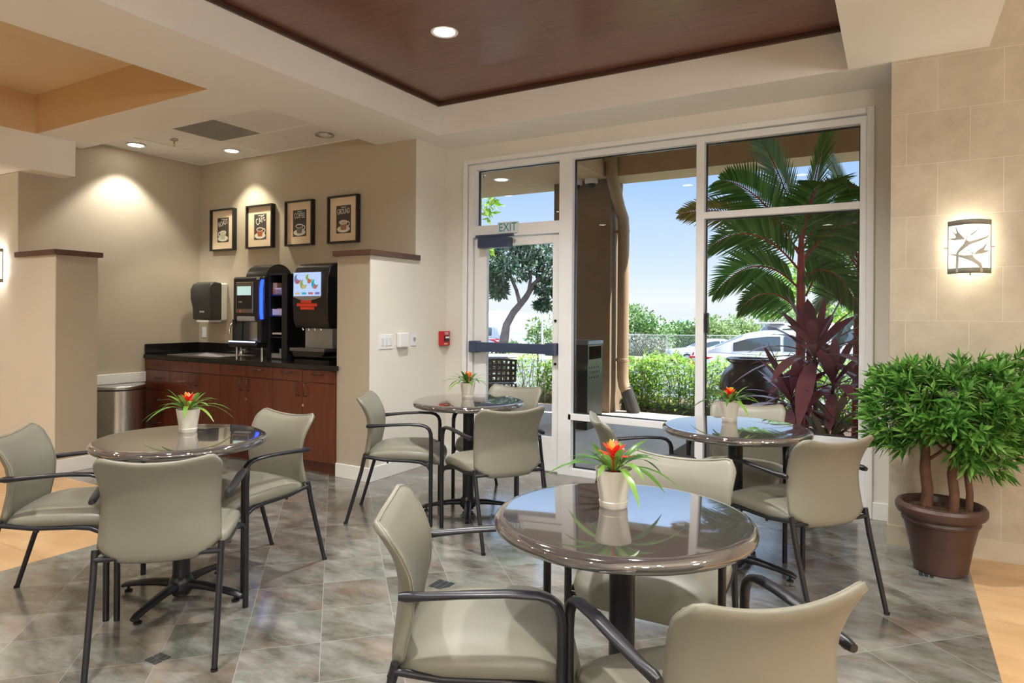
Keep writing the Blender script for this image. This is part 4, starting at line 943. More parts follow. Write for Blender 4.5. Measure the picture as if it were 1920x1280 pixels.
# ------------------------------------------------------------------ planting
hedge_leaf = leaf_mat('hedge_leaf', (.11, .26, .02), (.26, .46, .04), (.50, .64, .12), .35, .4)
hg = MB(); r = random.Random(9)
for L0, L1, y0, y1, h, n in ((-5.0, -3.2, 9.3, 10.4, .66, 5000), (-9.5, -5.2, 10.3, 10.9, .60, 2200), (-3.3, .9, 9.14, 10.25, .72, 7000)):
    for i in range(n):
        x, y = r.uniform(L0, L1), r.uniform(y0, y1); top = h+.05*math.sin(x*5+y*3)+.04*math.sin(x*13); edge = min(1, (y-y0)/.18+.35)
        z = top*edge*(1-(r.random()**1.25)*.97); a = r.uniform(0, 2*PI); el = r.uniform(.0, 1.1)
        hg.blade((x, y, z-.03), Vector((math.cos(a)*math.cos(el), math.sin(a)*math.cos(el), math.sin(el))), r.uniform(.10, .17), r.uniform(.030, .048), droop=.4, n=2, fold=.3, peak=.4)
for i in range(26):
    x, y = r.uniform(-7, .5), r.uniform(9.2, 9.9)
    for q in range(6):
        a = q*2.4; hg.blade((x, y, .64+.03*q), Vector((math.cos(a)*.5, math.sin(a)*.5, 1)), .13, .035, droop=.3, n=2)
hgo = hg.build('hedge', hedge_leaf, smooth=180); tag(hgo, 'bright green low hedge running along the parking lot edge', 'hedge', kind='stuff')
hs = MB(); r = random.Random(10)
for i in range(140): x, y = r.uniform(-9, .8), r.uniform(9.1, 10.2); hs.tube([(x, y, -.04), (x+r.uniform(-.05, .05), y, .3), (x+r.uniform(-.1, .1), y, .58)], .006, 5, cap=False)
hs.build('stems', mat('green_stem', (.10, .12, .04), .8, var=.3), hgo)

jar_m = mat('dark_glazed_clay', (.045, .032, .034), .22, var=.4, vscale=4)
jr = thing('clay_jar', 'big dark glazed clay jar standing in the hedge bed', 'jar', (-1.50, 8.22, .01))
MB().lathe([(.16, 0), (.20, .02), (.27, .20), (.335, .42), (.345, .52), (.325, .62), (.265, .715), (.215, .752), (.205, .772), (.235, .790), (.262, .815), (.268, .835), (.250, .845), (.215, .838), (.19, .80), (.0001, .70)], 48).build('jar_body', jar_m, jr, smooth=40)

# cordyline with burgundy leaves
cord = leaf_mat('burgundy_leaf', (.17, .035, .06), (.34, .085, .125), (.48, .18, .22), .3, .35)
cord2 = leaf_mat('bronze_green_leaf', (.16, .13, .075), (.26, .20, .13), (.36, .24, .16), .32, .3)
stem_m = mat('cordyline_stem', (.16, .10, .07), .8, var=.3)
def cordyline(loc, label, heads, seed, name='ti_plant'):
    t = thing(name, label, 'plant', loc, group='burgundy ti plants outside the window'); r = random.Random(seed)
    for hx, hy, hz, n, L, m_ in heads:
        lean = Vector((hx, hy, 0))
        MB().tube([(hx*.2, hy*.2, -.02), (hx*.6, hy*.6, hz*.5), (hx, hy, hz)], [.022, .018, .016], 8).build('stem', stem_m, t, smooth=60)
        q = MB()
        for i in range(n):
            a = i*2.39996+r.uniform(-.25, .25); f = i/n; el = .02+1.2*f+r.uniform(-.12, .12)
            d_ = Vector((math.cos(a)*math.cos(el), math.sin(a)*math.cos(el), math.sin(el))); l_ = L*r.uniform(.75, 1.1)*(1-.25*f)
            q.blade((hx, hy, hz-.10+.16*f), d_, l_, l_*.155, droop=.5*(1-f)+r.uniform(.0, .2), n=7, fold=.22, peak=.55)
        q.build('leaves', m_, t, smooth=180)
    return t
cordyline((-.62, 6.62, .0), 'tall burgundy ti plant in front of the red-stemmed palm', [(-.02, 0, 1.02, 32, .84, cord), (.14, .02, .74, 26, .78, cord), (-.20, -.10, .58, 26, .78, cord)], 3)
cordyline((-.50, 6.12, .0), 'low bronze-leaved ti plant right outside the window sill', [(.0, 0, .24, 22, .60, cord2), (.06, .03, .45, 14, .55, cord2)], 8)
cordyline((-.12, 6.9, .0), 'burgundy ti plant at the right window edge', [(.0, .0, .95, 18, .68, cord), (.1, .05, .5, 14, .58, cord)], 12)
fern_m = leaf_mat('fern_leaf', (.12, .30, .03), (.28, .50, .06), (.45, .62, .12), .5, .45)
def fern(loc, label, seed, n=16, L0=.42):
    q = MB(); r = random.Random(seed)
    for i in range(n):
        a = i*2.4; el = r.uniform(.5, 1.1); d_ = Vector((math.cos(a)*math.cos(el), math.sin(a)*math.cos(el), math.sin(el))); side = Vector((-math.sin(a), math.cos(a), 0)); L = L0*r.uniform(.8, 1.1)
        for k in range(1, 15):
            tt = k/15; p = d_*L*tt+Vector((0, 0, -.35*L*tt*tt)); w_ = .10*math.sin(PI*min(1, tt*.9+.1))
            for s in (-1, 1): q.blade(p, side*s+d_*.35, max(.02, w_), .018, n=1, droop=.2)
    o = q.build('fern', fern_m, loc=loc, smooth=180); tag(o, label, 'plant', 'ferns at the foot of the ti plants'); return o
fern((-.36, 5.95, .02), 'light green fern at the lower right window corner', 2); fern((-.95, 6.7, .02), 'light green fern left of the burgundy ti plants', 5, 14, .40); fern((-.15, 6.4, .02), 'light green fern behind the window edge at the right', 9)

# palms
palm_leaf = leaf_mat('palm_leaflet', (.035, .14, .022), (.085, .26, .04), (.20, .40, .08), .3, .4)
palm_old = leaf_mat('palm_leaflet_old', (.20, .17, .03), (.32, .26, .05), (.40, .30, .07), .4, .35)
red_stem = mat('red_crownshaft', (.42, .045, .03), .4, var=.3, vscale=10)
def palm(loc, label, stems, fronds, seed):
    t = thing('red_palm', label, 'palm', loc, group='red-stemmed palms outside the window'); r = random.Random(seed)
    for (x, y), z1, rr, bend in stems:
        MB().tube([(x*.4, y*.4, -.03), (x, y, z1*.45), (x+bend*.3, y, z1*.8), (x+bend, y, z1)], [rr*1.2, rr, rr*.9, rr*.55], 14).build('stem', red_stem, t, smooth=60)
    for base, tip, sag, wl, m_, twist in fronds:
        b, e = Vector(base), Vector(tip); K = 40; q = MB(); rach = []
        side0 = (e-b).cross(Vector((0, 0, 1)))
        if side0.length < .1: side0 = rgt.copy()
        side0.normalize(); twist = twist+1.05*abs((e-b).normalized().dot(rgt)); side0 = (Matrix.Rotation(twist, 3, (e-b).normalized()) @ side0)
        nn_ = side0.cross((e-b).normalized())
        for k in range(K+1):
            tt = k/K; rach.append(b.lerp(e, tt)+Vector((0, 0, sag*4*tt*(1-tt))))
        for k in range(3, K+1):
            tt = k/K; p = rach[k]; d_ = (rach[min(K, k+1)]-rach[k-1]).normalized(); L = wl*(math.sin(PI*(.16+.80*tt))**.7)*r.uniform(.92, 1.05)
            for s in (-1, 1):
                dd = side0*s*(1.0-.35*tt)+d_*(.62+.5*tt)
                q.blade(p, dd, L*1.05, .025, upv=nn_, droop=.10+r.uniform(0, .12), n=4, fold=.12, peak=.3)
        f = q.build('frond', m_, t, smooth=180)
        MB().tube(rach, [.011-.008*i/K for i in range(K+1)], 6).build('midrib', red_stem, f, smooth=60)
    return t
def O(a, z, b=0.): q = rgt*a+fwd*b; return (q.x, q.y, z)
palm((-.80, 6.98, .0), 'palm with a bright red stem in the middle of the right pane',
     [((0, 0), 2.12, .045, .0), ((.07, .05), 1.45, .03, .02)],
     [(O(0, 2.10), O(-.36, 3.08, .10), .10, .46, palm_leaf, .0), (O(.02, 2.1), O(.18, 3.15, -.15), .06, .46, palm_leaf, .5), (O(-.02, 2.0), O(-1.10, 2.38, .25), .16, .30, palm_old, .1),
      (O(-.02, 1.95), O(-.85, 2.62, -.25), .16, .44, palm_leaf, .0), (O(-.02, 1.80), O(-.90, 2.02, -.1), .22, .40, palm_leaf, -.1), (O(-.02, 1.62), O(-.80, 1.58, .1), .24, .36, palm_leaf, .1),
      (O(.02, 2.0), O(.62, 2.66, .2), .15, .42, palm_leaf, 0.), (O(.02, 1.9), O(.75, 2.15, -.1), .2, .40, palm_leaf, .1), (O(.0, 2.05), O(-.1, 2.5, -.75), .2, .42, palm_leaf, 0), (O(.0, 2.05), O(.05, 2.6, .8), .2, .44, palm_leaf, 0),
      (O(-.02, 1.40), O(-.62, 1.42, -.1), .16, .30, palm_leaf, .1), (O(.05, 1.55), O(.48, 1.75, .3), .14, .34, palm_leaf, .2), (O(.02, 1.7), O(.35, 1.45, -.4), .2, .32, palm_leaf, .1)], 5)
palm((-.34, 7.55, .0), 'second red-stemmed palm at the right edge of the window',
     [((0, 0), 1.95, .038, .02), ((.14, .1), 1.6, .028, .0)],
     [(O(0, 1.95), O(-.22, 2.95, .1), .1, .42, palm_leaf, 0), (O(0, 1.95), O(.5, 2.9, .1), .1, .42, palm_leaf, 0), (O(0, 1.9), O(-.72, 2.42, .2), .16, .40, palm_leaf, 0), (O(0, 1.85), O(-.62, 1.92, -.2), .2, .38, palm_leaf, .1),
      (O(0, 1.85), O(.7, 2.2, .1), .2, .4, palm_leaf, 0), (O(0, 1.9), O(.1, 2.4, -.8), .2, .4, palm_leaf, 0), (O(0, 1.6), O(-.5, 1.38, -.1), .15, .32, palm_leaf, 0), (O(.1, 1.5), O(.5, 1.5, -.2), .15, .34, palm_leaf, 0), (O(.1, 1.6), O(.15, 2.3, .7), .15, .4, palm_leaf, 0), (O(0, 1.3), O(-.35, 1.05, -.3), .12, .28, palm_leaf, 0)], 6)
# trees and shrubs beyond
def cloud(q, c, rad, n, L, wd, r, shellp=.6):
    for i in range(n):
        v_ = Vector((r.gauss(0, 1), r.gauss(0, 1), r.gauss(0, 1))).normalized()*(r.random()**.33 if r.random() > shellp else r.uniform(.82, 1.04)); p = Vector(c)+Vector((v_.x*rad[0], v_.y*rad[1], v_.z*rad[2]))
        d_ = (v_+Vector((r.gauss(0, .6), r.gauss(0, .6), r.gauss(0, .6)-.2))); q.quadleaf(p, d_, L*r.uniform(.7, 1.3), wd*r.uniform(.7, 1.2), Vector((r.gauss(0, 1), r.gauss(0, 1), 1.2)))
shrub_a = leaf_mat('shrub_leaf', (.05, .13, .03), (.13, .26, .06), (.30, .44, .14), .5, .3); shrub_b = leaf_mat('shrub_leaf_light', (.14, .22, .06), (.27, .38, .12), (.46, .54, .26), .5, .35)
shrub_c = leaf_mat('shrub_leaf_grey', (.30, .31, .24), (.46, .46, .38), (.6, .6, .52), .6, .3)
def shrub(D, L, z0, rad, n, m_, label, seed, leaf=.16):
    r = random.Random(seed); c = P(D, L, z0); t = thing('shrub', label, 'shrub', c, group='shrubs behind the chain link fence'); q = MB(); tr = MB()
    for k in range(8):
        a = k*2.4; rr = .62*math.sqrt(k/8); cc = Vector((rr*rad[0]*math.cos(a), rr*rad[1]*math.sin(a), rad[2]*(.62+.5*math.sin(k*1.9)*.5))); cloud(q, cc, (rad[0]*.5, rad[1]*.5, rad[2]*.42), n//8, leaf, leaf*.5, r)
        tr.tube([(0, 0, -.3), cc*.5, cc], [.06, .04, .015], 6)
    q.build('foliage', m_, t, smooth=180); tr.build('branches', bark, t)
for i, (D, x, ytop, wpx, m_, lb) in enumerate([(43.5, 1205, 572, 120, shrub_a, 'large dark green shrub behind the fence beside the column'), (45.5, 1300, 602, 110, shrub_a, 'green shrub behind the fence left of the white mullion'), (44, 1345, 592, 90, shrub_b, 'light green shrub just right of the white mullion'),
        (46, 1400, 592, 90, shrub_b, 'yellow-green shrub above the silver sedan'), (47, 1455, 588, 80, shrub_c, 'pale greyish shrub left of the palm fronds'), (48, 1520, 575, 110, shrub_b, 'light shrub seen between the palm stems'), (46, 1600, 570, 110, shrub_a, 'dark shrub at the far right of the window view'), (42.6, 1212, 625, 90, shrub_c, 'greyish low shrub right behind the chain link mesh')]):
    L = (x-960)/FPX*D; zb = -1.9 if i < 7 else -1.35; zt = 1.36-(ytop-589)/FPX*D; hw = wpx/2/FPX*D*1.15
    shrub(D, L, zb, (hw, hw*.7, (zt-zb)/1.28), 5200, m_, lb, 30+i, .24)
def tree(name, c, label, trunk, clumps, m_, seed, leaf, n, grp=None):
    t = thing(name, label, 'tree', c, group=grp); r = random.Random(seed); q = MB(); w_ = MB()
    for path, rad in trunk: w_.tube(path, rad, 10)
    w_.build('trunk', mat('grey_bark', (.17, .13, .11), .8, var=.3, vscale=6), t, smooth=60)
    for cc, rad in clumps: cloud(q, cc, rad, n, leaf, leaf*.38, r, .5)
    q.build('foliage', m_, t, smooth=180); return t
tree_leaf = leaf_mat('tree_leaf', (.016, .055, .024), (.045, .105, .05), (.16, .24, .15), .35, .25)
# street tree seen through the door
D = 22.; Lx = (946-960)/FPX*D; s_ = D/FPX
def tp(x, y, dd=0.): return (rgt*((x-946)*s_)+fwd*dd+Vector((0, 0, (640-y)*s_)))
base = P(D, Lx, 1.36-(640-589)/FPX*D)
tree('street_tree', base, 'leafy street tree with a leaning grey trunk seen through the door glass',
     [([tp(940, 668), tp(946, 635), tp(950, 610), tp(962, 588), tp(985, 560), tp(1000, 535), tp(1020, 512)], [.17, .16, .13, .12, .10, .08, .04]), ([tp(975, 572), tp(968, 545), tp(955, 515), tp(945, 490)], [.07, .06, .05, .02]), ([tp(990, 552), tp(995, 520), tp(985, 485)], [.06, .05, .02]), ([tp(1004, 530), tp(1030, 520), tp(1055, 500)], [.05, .04, .02])],
     [(tp(x, y, dd), (rx*s_, rx*s_*.9, ry*s_)) for x, y, rx, ry, dd in ((935, 492, 42, 26, 0), (975, 470, 45, 24, .3), (1010, 470, 40, 26, -.3), (1040, 500, 34, 26, 0), (925, 525, 24, 20, .2), (960, 505, 40, 20, -.4), (1000, 500, 40, 18, .4), (918, 498, 22, 30, 0), (1022, 540, 20, 10, 0), (935, 545, 14, 12, 0), (1005, 455, 50, 16, .2), (960, 452, 40, 14, 0), (1018, 572, 12, 5, 0))], tree_leaf, 4, .22, 330)
D = 11.2; s2 = D/FPX; b2 = P(D, (880-960)*s2, 0)
young = leaf_mat('young_leaf', (.12, .28, .02), (.25, .46, .04), (.45, .6, .12), .35, .4)
def tq(x, y, dd=0.): return (rgt*((x-880)*s2)+fwd*dd+Vector((0, 0, 1.36+(589-y)*s2)))
tree('young_tree', b2, 'bright green branch tips at the left of the transom window', [([(0, 0, 0), tq(872, 480), tq(890, 400)], [.05, .03, .012]), ([tq(874, 460), tq(915, 470)], [.02, .006])], [(tq(898, 392), (.17, .2, .18)), (tq(885, 410), (.2, .2, .15)), (tq(914, 385), (.13, .15, .10)), (tq(913, 466), (.05, .05, .04)), (tq(880, 440), (.12, .12, .12))], young, 6, .17, 34)
D = 17.6; s3 = D/FPX; b3 = P(D, (1540-960)*s3, -.5)
def tr3(x, y, dd=0.): return (rgt*((x-1540)*s3)+fwd*dd+Vector((0, 0, 1.86+(589-y)*s3)))
tree('plumeria_tree', b3, 'bright green tree behind the palms and the white sedan', [([(0, 0, 0), tr3(1550, 560), tr3(1500, 500)], [.09, .07, .03]), ([tr3(1550, 560), tr3(1600, 480)], [.07, .03])], [(tr3(x, y, dd), (rx*s3, rx*s3, ry*s3)) for x, y, rx, ry, dd in ((1470, 545, 34, 26, 0), (1425, 430, 24, 20, .3), (1500, 520, 36, 26, .3), (1580, 480, 60, 50, .2), (1600, 560, 50, 40, 0), (1440, 575, 24, 16, 0), (1610, 400, 30, 60, 0), (1540, 590, 40, 22, .2))], young, 16, .22, 200)
D = 30; s4 = D/FPX; b4 = P(D, (1010-960)*s4, -1.2)
def t4(x, y, dd=0.): return (rgt*((x-1010)*s4)+fwd*dd+Vector((0, 0, 2.56+(589-y)*s4)))
tree('slender_tree', b4, 'light green young tree beside the pole, beyond the street', [([(0, 0, -.3), t4(1008, 640), t4(1012, 600)], [.05, .04, .02])], [(t4(x, y), (rx*s4, rx*s4, ry*s4)) for x, y, rx, ry in ((1002, 612, 14, 12), (1015, 632, 20, 18), (1000, 640, 14, 14), (1028, 615, 14, 20), (1030, 640, 14, 18))], shrub_b, 17, .22, 160)
for i, (x, y, w_) in enumerate(((955, 632, 34), (985, 640, 30), (925, 622, 30), (1040, 648, 40))):
    D = 58+4*i; r = random.Random(60+i); c = P(D, (x-960)/FPX*D, 1.36-(y+16-589)/FPX*D-.8); q = MB(); hw = w_/2/FPX*D
    for k in range(6): cloud(q, (hw*math.cos(k*1.05)*.6, hw*math.sin(k*1.05)*.6, hw*.55), (hw*.55, hw*.55, hw*.5), 120, .5, .3, r)
    o = q.build('distant_tree', shrub_b, loc=c, smooth=180); tag(o, ['hazy treetop below the horizon behind the leaning trunk', 'hazy treetop right of the leaning trunk above the push bar', 'hazy treetop between the grey hatchback and the leaning trunk', 'hazy treetop by the right door stile'][i], 'tree', 'treetops on the slope beyond the street')
# ------------------------------------------------------------------ fence, pole, patio set, cars, building
galv = mat('galvanised_steel', (.46, .47, .47), .5, .5, var=.08)
fn = thing('chain_link_fence', 'chain link fence with steel posts beyond the parked cars', 'fence', P(41, 0, -1.27))
fn.rotation_euler.z = YAW
for L in (-14, -10, -6, -2, 2, 5.5, 9.6, 13.5, 17, 21, 25):
    MB().cyl((L, 0, -.05), (L, 0, 1.36), .035, 10).build('post', galv, fn, smooth=40)
MB().cyl((-16, 0, 1.36), (26, 0, 1.36), .022, 8).build('top_rail', galv, fn, smooth=40)
ml = MB(); s_ = .125; n_ = int(42/s_)
for i in range(n_):
    x = -16+i*s_
    for sg_ in (1, -1):
        x0, x1 = (x, x+1.34*.62) if sg_ > 0 else (x+1.34*.62, x)
        ml.add([(x0, 0, .0), (x0+.012, 0, .0), (x1+.012, 0, 1.34), (x1, 0, 1.34)], [(0, 1, 2, 3)])
mo = ml.build('wire_mesh', galv, fn); mo['kind'] = 'stuff'
D = 27; pl = thing('light_pole', 'thin white light pole standing beyond the street', 'pole', P(D, (1017-960)/FPX*D, gz(D)))
MB().tube([(0, 0, -.1), (0, 0, 3.1)], [.045, .035], 12).build('pole_shaft', white_metal, pl, smooth=40); MB().lathe([(.09, 0), (.09, .05)], 14).build('base_flange', white_metal, pl)
D = 16.5; ub = thing('utility_cabinet', 'low white utility cabinet beside the grey hatchback', 'cabinet', P(D, (905-960)/FPX*D, gz(D)-.02)); ub.rotation_euler.z = YAW
bx((-.45, 0, 0), (.35, .4, .86)).build('cabinet_body', white_plastic, ub, bevel=.01); bx((-.02, -.006, .05), (.0, .0, .82), (.02, -.008, .05), (.33, 0, .82)).build('door_panel', white_metal, ub)

brown_pl = mat('brown_resin', (.040, .024, .018), .5, var=.2)
def patio_chair(loc, rz, label):
    t = thing('patio_chair', label, 'chair', loc, rz, 'brown patio chairs outside the door'); m_ = MB(); nx, nz = 7, 4; W, H = .50, .36
    def pt_(u, v, off=0.):
        x = (u-.5)*W; return Vector((x, -.24-.09*v+.22*x*x*2+off, .46+H*v+.03*math.sin(PI*u)*v))
    us = [0.]; 
    for i in range(nx): a = (i+.28)/nx*.94+.03; us += [a, a+.50/nx*.94]
    us.append(1.); vs_ = [0.]
    for j in range(nz): a = (j+.28)/nz*.92+.04; vs_ += [a, a+.50/nz*.92]
    vs_.append(1.)
    w__ = len(us); V = [pt_(u, v) for v in vs_ for u in us]; F = []
    for j in range(len(vs_)-1):
        for i in range(w__-1):
            if i % 2 == 1 and j % 2 == 1: continue
            F.append((j*w__+i, j*w__+i+1, (j+1)*w__+i+1, (j+1)*w__+i))
    m_.add(V, F); m_.build('backrest', brown_pl, t, solid=.022)
    bx((-.23, -.24, .42), (.23, .22, .445)).build('seat', brown_pl, t, bevel=.01)
    for s in (-1, 1):
        MB().tube([(s*.24, -.27, .44), (s*.25, -.32, .0)], .016, 8).build('leg', brown_pl, t); MB().tube([(s*.25, .2, 0), (s*.25, .2, .62)], .016, 8).build('leg', brown_pl, t)
        MB().tube([(s*.25, .24, .62), (s*.26, 0, .64), (s*.245, -.27, .66)], [(.028, .010)]*3, 10).build('arm', mat('grey_arm', (.20, .19, .18), .4, .3, var=.1), t)
    return t
patio_chair((-4.98, 8.15, -.012), R_(38), 'brown patio chair with square-holed back, nearest the door glass').scale = (1, 1, .88)
patio_chair((-6.02, 9.62, -.012), R_(-150), 'brown patio chair with square-holed back, cut by the left door stile').scale = (1, 1, .88)
ptb = thing('patio_table', 'grey-topped patio table between the two brown chairs', 'table', (-5.55, 8.90, -.012))
MB().lathe([(.0001, .68), (.42, .68), (.43, .69), (.43, .705), (.42, .71), (.0001, .71)], 40).build('tabletop', mat('grey_patio_top', (.34, .34, .36), .35, var=.06), ptb, smooth=40); MB().lathe([(.22, 0), (.2, .03), (.035, .06), (.035, .68)], 24).build('pedestal', brown_pl, ptb, smooth=40)

car_glass = mat('dark_car_glass', (.035, .055, .065), .05, var=.1, coat=.5); tyre = mat('black_tyre', (.018, .018, .019), .75, var=.2); alloy = mat('alloy_wheel', (.52, .53, .55), .3, .8, var=.05)
tail = mat('red_tail_lamp', (.62, .015, .02), .2, var=.05, coat=.6); clear = mat('clear_lamp', (.72, .72, .72), .15, var=.05, coat=.5)
def car(loc, rz, label, col_m, kind='sedan', name='sedan_car'):
    t = thing(name, label, 'car', loc, rz)
    L, W = (4.7, .90) if kind == 'sedan' else (4.75, .95)
    if kind == 'sedan':
        top = [(-2.32, .62), (-2.28, .78), (-2.0, .84), (-1.35, .90), (-.92, .95), (1.35, 1.0), (1.75, 1.02), (2.15, 1.0), (2.32, .92), (2.36, .62)]; roof = [(-1.05, .93), (-.25, 1.36), (.15, 1.44), (.75, 1.43), (1.15, 1.36), (1.95, 1.01)]
    elif kind == 'hatch':
        top = [(-2.1, .60), (-2.05, .80), (-1.7, .92), (-1.2, 1.0), (1.6, 1.08), (2.0, 1.05), (2.06, .6)]; roof = [(-1.35, .98), (-.45, 1.52), (.2, 1.60), (1.2, 1.58), (1.75, 1.50), (1.98, 1.08)]
    else:
        top = [(-2.35, .66), (-2.3, .95), (-2.0, 1.02), (-1.1, 1.10), (2.1, 1.16), (2.35, 1.1), (2.38, .7)]; roof = [(-1.15, 1.08), (-.4, 1.66), (.1, 1.76), (1.7, 1.74), (1.95, 1.70), (2.28, 1.12)]
    q = MB(); secs = []
    n = 40; x0, x1 = top[0][0], top[-1][0]
    for i in range(n+1):
        x = x0+(x1-x0)*i/n; zt = lerp_tab(top, x); e = min(1, (i+.6)/5., (n-i+.6)/4.); hw = W*(.80+.20*math.sin(PI/2*e)); zb = .24+.10*(1-e)
        secs.append([(x, -hw*.9, zb), (x, -hw, zb+.14), (x, -hw*1.01, .60), (x, -hw*.98, zt-.14), (x, -hw*.90, zt-.025), (x, -hw*.60, zt), (x, 0, zt+.012), (x, hw*.60, zt), (x, hw*.90, zt-.025), (x, hw*.98, zt-.14), (x, hw*1.01, .60), (x, hw, zb+.14), (x, hw*.9, zb)])
    k = 13; vs = [p for s_ in secs for p in s_]; fs = [(i*k+j, i*k+j+1, (i+1)*k+j+1, (i+1)*k+j) for i in range(n) for j in range(k-1)]+[tuple(range(k)), tuple(range((n+1)*k-1, n*k-1, -1))]
    q.add(vs, fs); body = q.build('body', col_m, t, smooth=50)
    g = MB(); n = 28; secs = []; xa, xb = roof[0][0], roof[-1][0]
    for i in range(n+1):
        x = xa+(xb-xa)*i/n; zt = lerp_tab(roof, x); zb = lerp_tab(top, x)-.05; f = max(0, (zt-zb))/.55; hw = W*(.93-.20*min(1, f))
        secs.append([(x, -W*.93, zb), (x, -hw-.03, zt-.07*min(1, f)), (x, -hw*.8, zt-.01), (x, 0, zt+.012), (x, hw*.8, zt-.01), (x, hw+.03, zt-.07*min(1, f)), (x, W*.93, zb)])
    k = 7; vs = [p for s_ in secs for p in s_]; g.add(vs, [(i*k+j, i*k+j+1, (i+1)*k+j+1, (i+1)*k+j) for i in range(n) for j in range(k-1)])
    g.build('cabin', col_m, t, smooth=50)
    # side glass: two panes a side, lying on the cabin flanks
    def flank(x, h, s): zt = lerp_tab(roof, x); zb = lerp_tab(top, x)-.05; f = max(0, zt-zb)/.55; hw = W*(.93-.20*min(1, f)); a_, b_ = Vector((x, s*W*.93, zb)), Vector((x, s*(hw+.03), zt-.07*min(1, f))); return a_.lerp(b_, h)+Vector((0, s*.008, 0))
    xm = (xa+xb)/2+.0; r0, r1 = xa+.42*(1 if kind != 'suv' else .9), xb-(.52 if kind == 'sedan' else .35)
    for s in (-1, 1):
        for a_, b_ in ((r0, xm-.03), (xm+.03, r1)):
            w_ = MB(); N = 8
            def lo(x): return .22
            def hi(x):
                return .90
            w_.grid(lambda u, v: flank(a_+(b_-a_)*u, .20+.70*v, s), N, 1); w_.build('side_window', car_glass, t)
    for xs in ((roof[0][0]+.06, roof[1][0]-.02), (roof[-1][0]-.06, roof[-2][0]+.04)):
        def shield(u, v):
            x = xs[0]+(xs[1]-xs[0])*(.10+.85*v); zt = lerp_tab(roof, x); f = max(0, zt-lerp_tab(top, x)+.05)/.55; hw = W*(.93-.20*min(1, f))*.76; q_ = abs(2*u-1)
            return Vector((x, (2*u-1)*hw, zt+.012-.022*q_+.006))
        w_ = MB(); w_.grid(shield, 8, 10); w_.build('windscreen', car_glass, t, smooth=180)
    for xw in (-L*.5+.88, L*.5-.98):
        for s in (-1, 1):
            MW = Matrix.Translation((xw, s*(W-.09), .325)) @ Matrix.Rotation(R_(-90)*s, 4, 'X')
            MB().lathe([(.21, -.1), (.30, -.1), (.325, -.07), (.325, .07), (.30, .1), (.21, .1)], 32, M=MW).build('wheel', tyre, t, smooth=40)
            sp = MB(); sp.lathe([(.0001, .085), (.06, .09), (.06, .06)], 16, M=MW); sp.lathe([(.205, .09), (.22, .095), (.22, -.05), (.205, -.05)], 32, M=MW)
            for a in range(5): ca = a*2*PI/5; sp.prism([(.04, -.028), (.21, -.022), (.21, .022), (.04, .028)], .03, MW @ Matrix.Rotation(ca, 4, 'Z') @ Matrix.Translation((0, 0, .055)))
            sp.build('rim', alloy, t, smooth=40)
            MB().lathe([(.0001, .0), (.37, .0)], 28, M=MW @ Matrix.Translation((0, 0, .088))).build('wheel_well', black_plastic, t)
    zt_ = {'sedan': .82, 'hatch': .92, 'suv': 1.0}[kind]
    for s in (-1, 1):
        xr = top[-1][0]
        MB().prism([(xr-.55, zt_+.05), (xr-.02, zt_+.06), (xr+.0, zt_-.08), (xr-.12, zt_-.17), (xr-.36, zt_-.03)], W*.365, Matrix(((1, 0, 0, 0), (0, 0, 1, s*(W*.86)-(.13 if s > 0 else 0.) if False else (W*.62 if s > 0 else -W*.985)), (0, 1, 0, 0), (0, 0, 0, 1)))).build('tail_lamp', tail, t, bevel=.01)
        MB().prism([(xr-.30, zt_+.02), (xr-.06, zt_+.02), (xr-.12, zt_-.05), (xr-.22, zt_-.03)], W*.37, Matrix(((1, 0, 0, 0), (0, 0, 1, (W*.62 if s > 0 else -W*.990)), (0, 1, 0, 0), (0, 0, 0, 1)))).build('tail_lamp_lens', clear, t)
        MB().prism([(x0+.02, zt_-.06), (x0+.40, zt_+.0), (x0+.32, zt_-.12), (x0+.05, zt_-.16)], .05, Matrix(((1, 0, 0, 0), (0, 0, 1, s*(W*.86)-.025), (0, 1, 0, 0), (0, 0, 0, 1)))).build('head_lamp', clear, t, bevel=.01)
    bx((x0-.03, -W*.7, .30), (x0+.06, W*.7, .44)).build('grille', black_plastic, t, bevel=.01)
    if kind == 'suv': bx((1.75, -W*.7, 1.73), (2.25, W*.7, 1.76)).build('rear_spoiler', col_m, t, bevel=.008)
    return t
white_car = mat('white_car_paint', (.80, .80, .80), .2, coat=.8, var=.01); silver = mat('silver_car_paint', (.56, .58, .61), .28, .3, coat=.7, var=.02); grey_blue = mat('grey_blue_car_paint', (.32, .36, .42), .25, .3, coat=.7, var=.02)
def put(D, x): return (x-960)/FPX*D
D = 14.6; q = P(D, put(D, 1320)+2.15, -.42); car(q, YAW+R_(162), 'white sedan with red tail lamp parked just behind the hedge and jar', white_car, 'sedan')
D = 39.; q = P(D-1.2, put(D, 1243)+2.35, -1.44); car(q, YAW, 'silver sedan parked along the fence, its front wheel showing', silver, 'sedan')
D = 20.; q = P(D, put(D, 1422)+2.35, -.62); car(q, YAW+R_(180), 'white sport utility car behind the white sedan roof', white_car, 'suv', 'utility_car')
D = 27.; q = P(D, put(D, 943)-2.06, 1.36-(607-589)/FPX*D-1.60); car(q, YAW, 'grey-blue hatchback at the left edge of the door glass', grey_blue, 'hatch', 'hatchback_car')
D = 170; bd = thing('distant_building', 'pale blue-grey tower block far beyond the shrubs', 'building', P(D, put(D, 1284), -6)); bd.rotation_euler.z = YAW
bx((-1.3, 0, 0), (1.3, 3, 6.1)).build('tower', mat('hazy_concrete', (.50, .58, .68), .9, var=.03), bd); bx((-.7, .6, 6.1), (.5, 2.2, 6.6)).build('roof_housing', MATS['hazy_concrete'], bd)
wm = MB()
for j in range(7):
    for i in range(4): wm.box((-1.1+i*.58, -.02, .5+j*.78), (-.8+i*.58, .01, .95+j*.78))
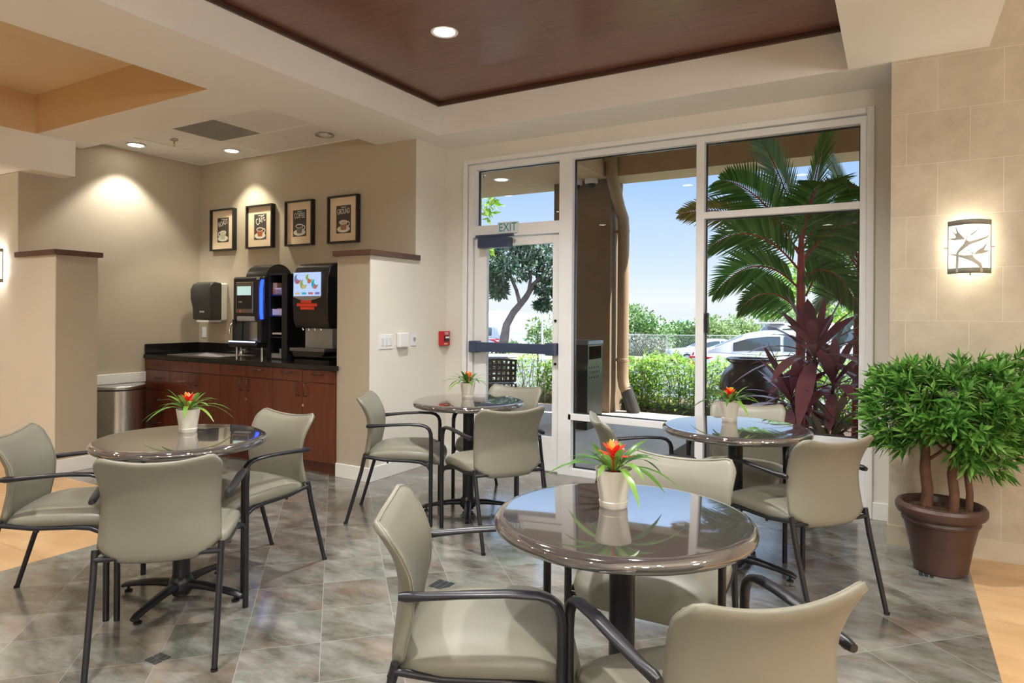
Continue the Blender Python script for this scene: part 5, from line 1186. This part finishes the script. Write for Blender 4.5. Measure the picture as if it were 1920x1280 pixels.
wm.build('windows', mat('hazy_windows', (.38, .46, .56), .6, var=.03), bd)
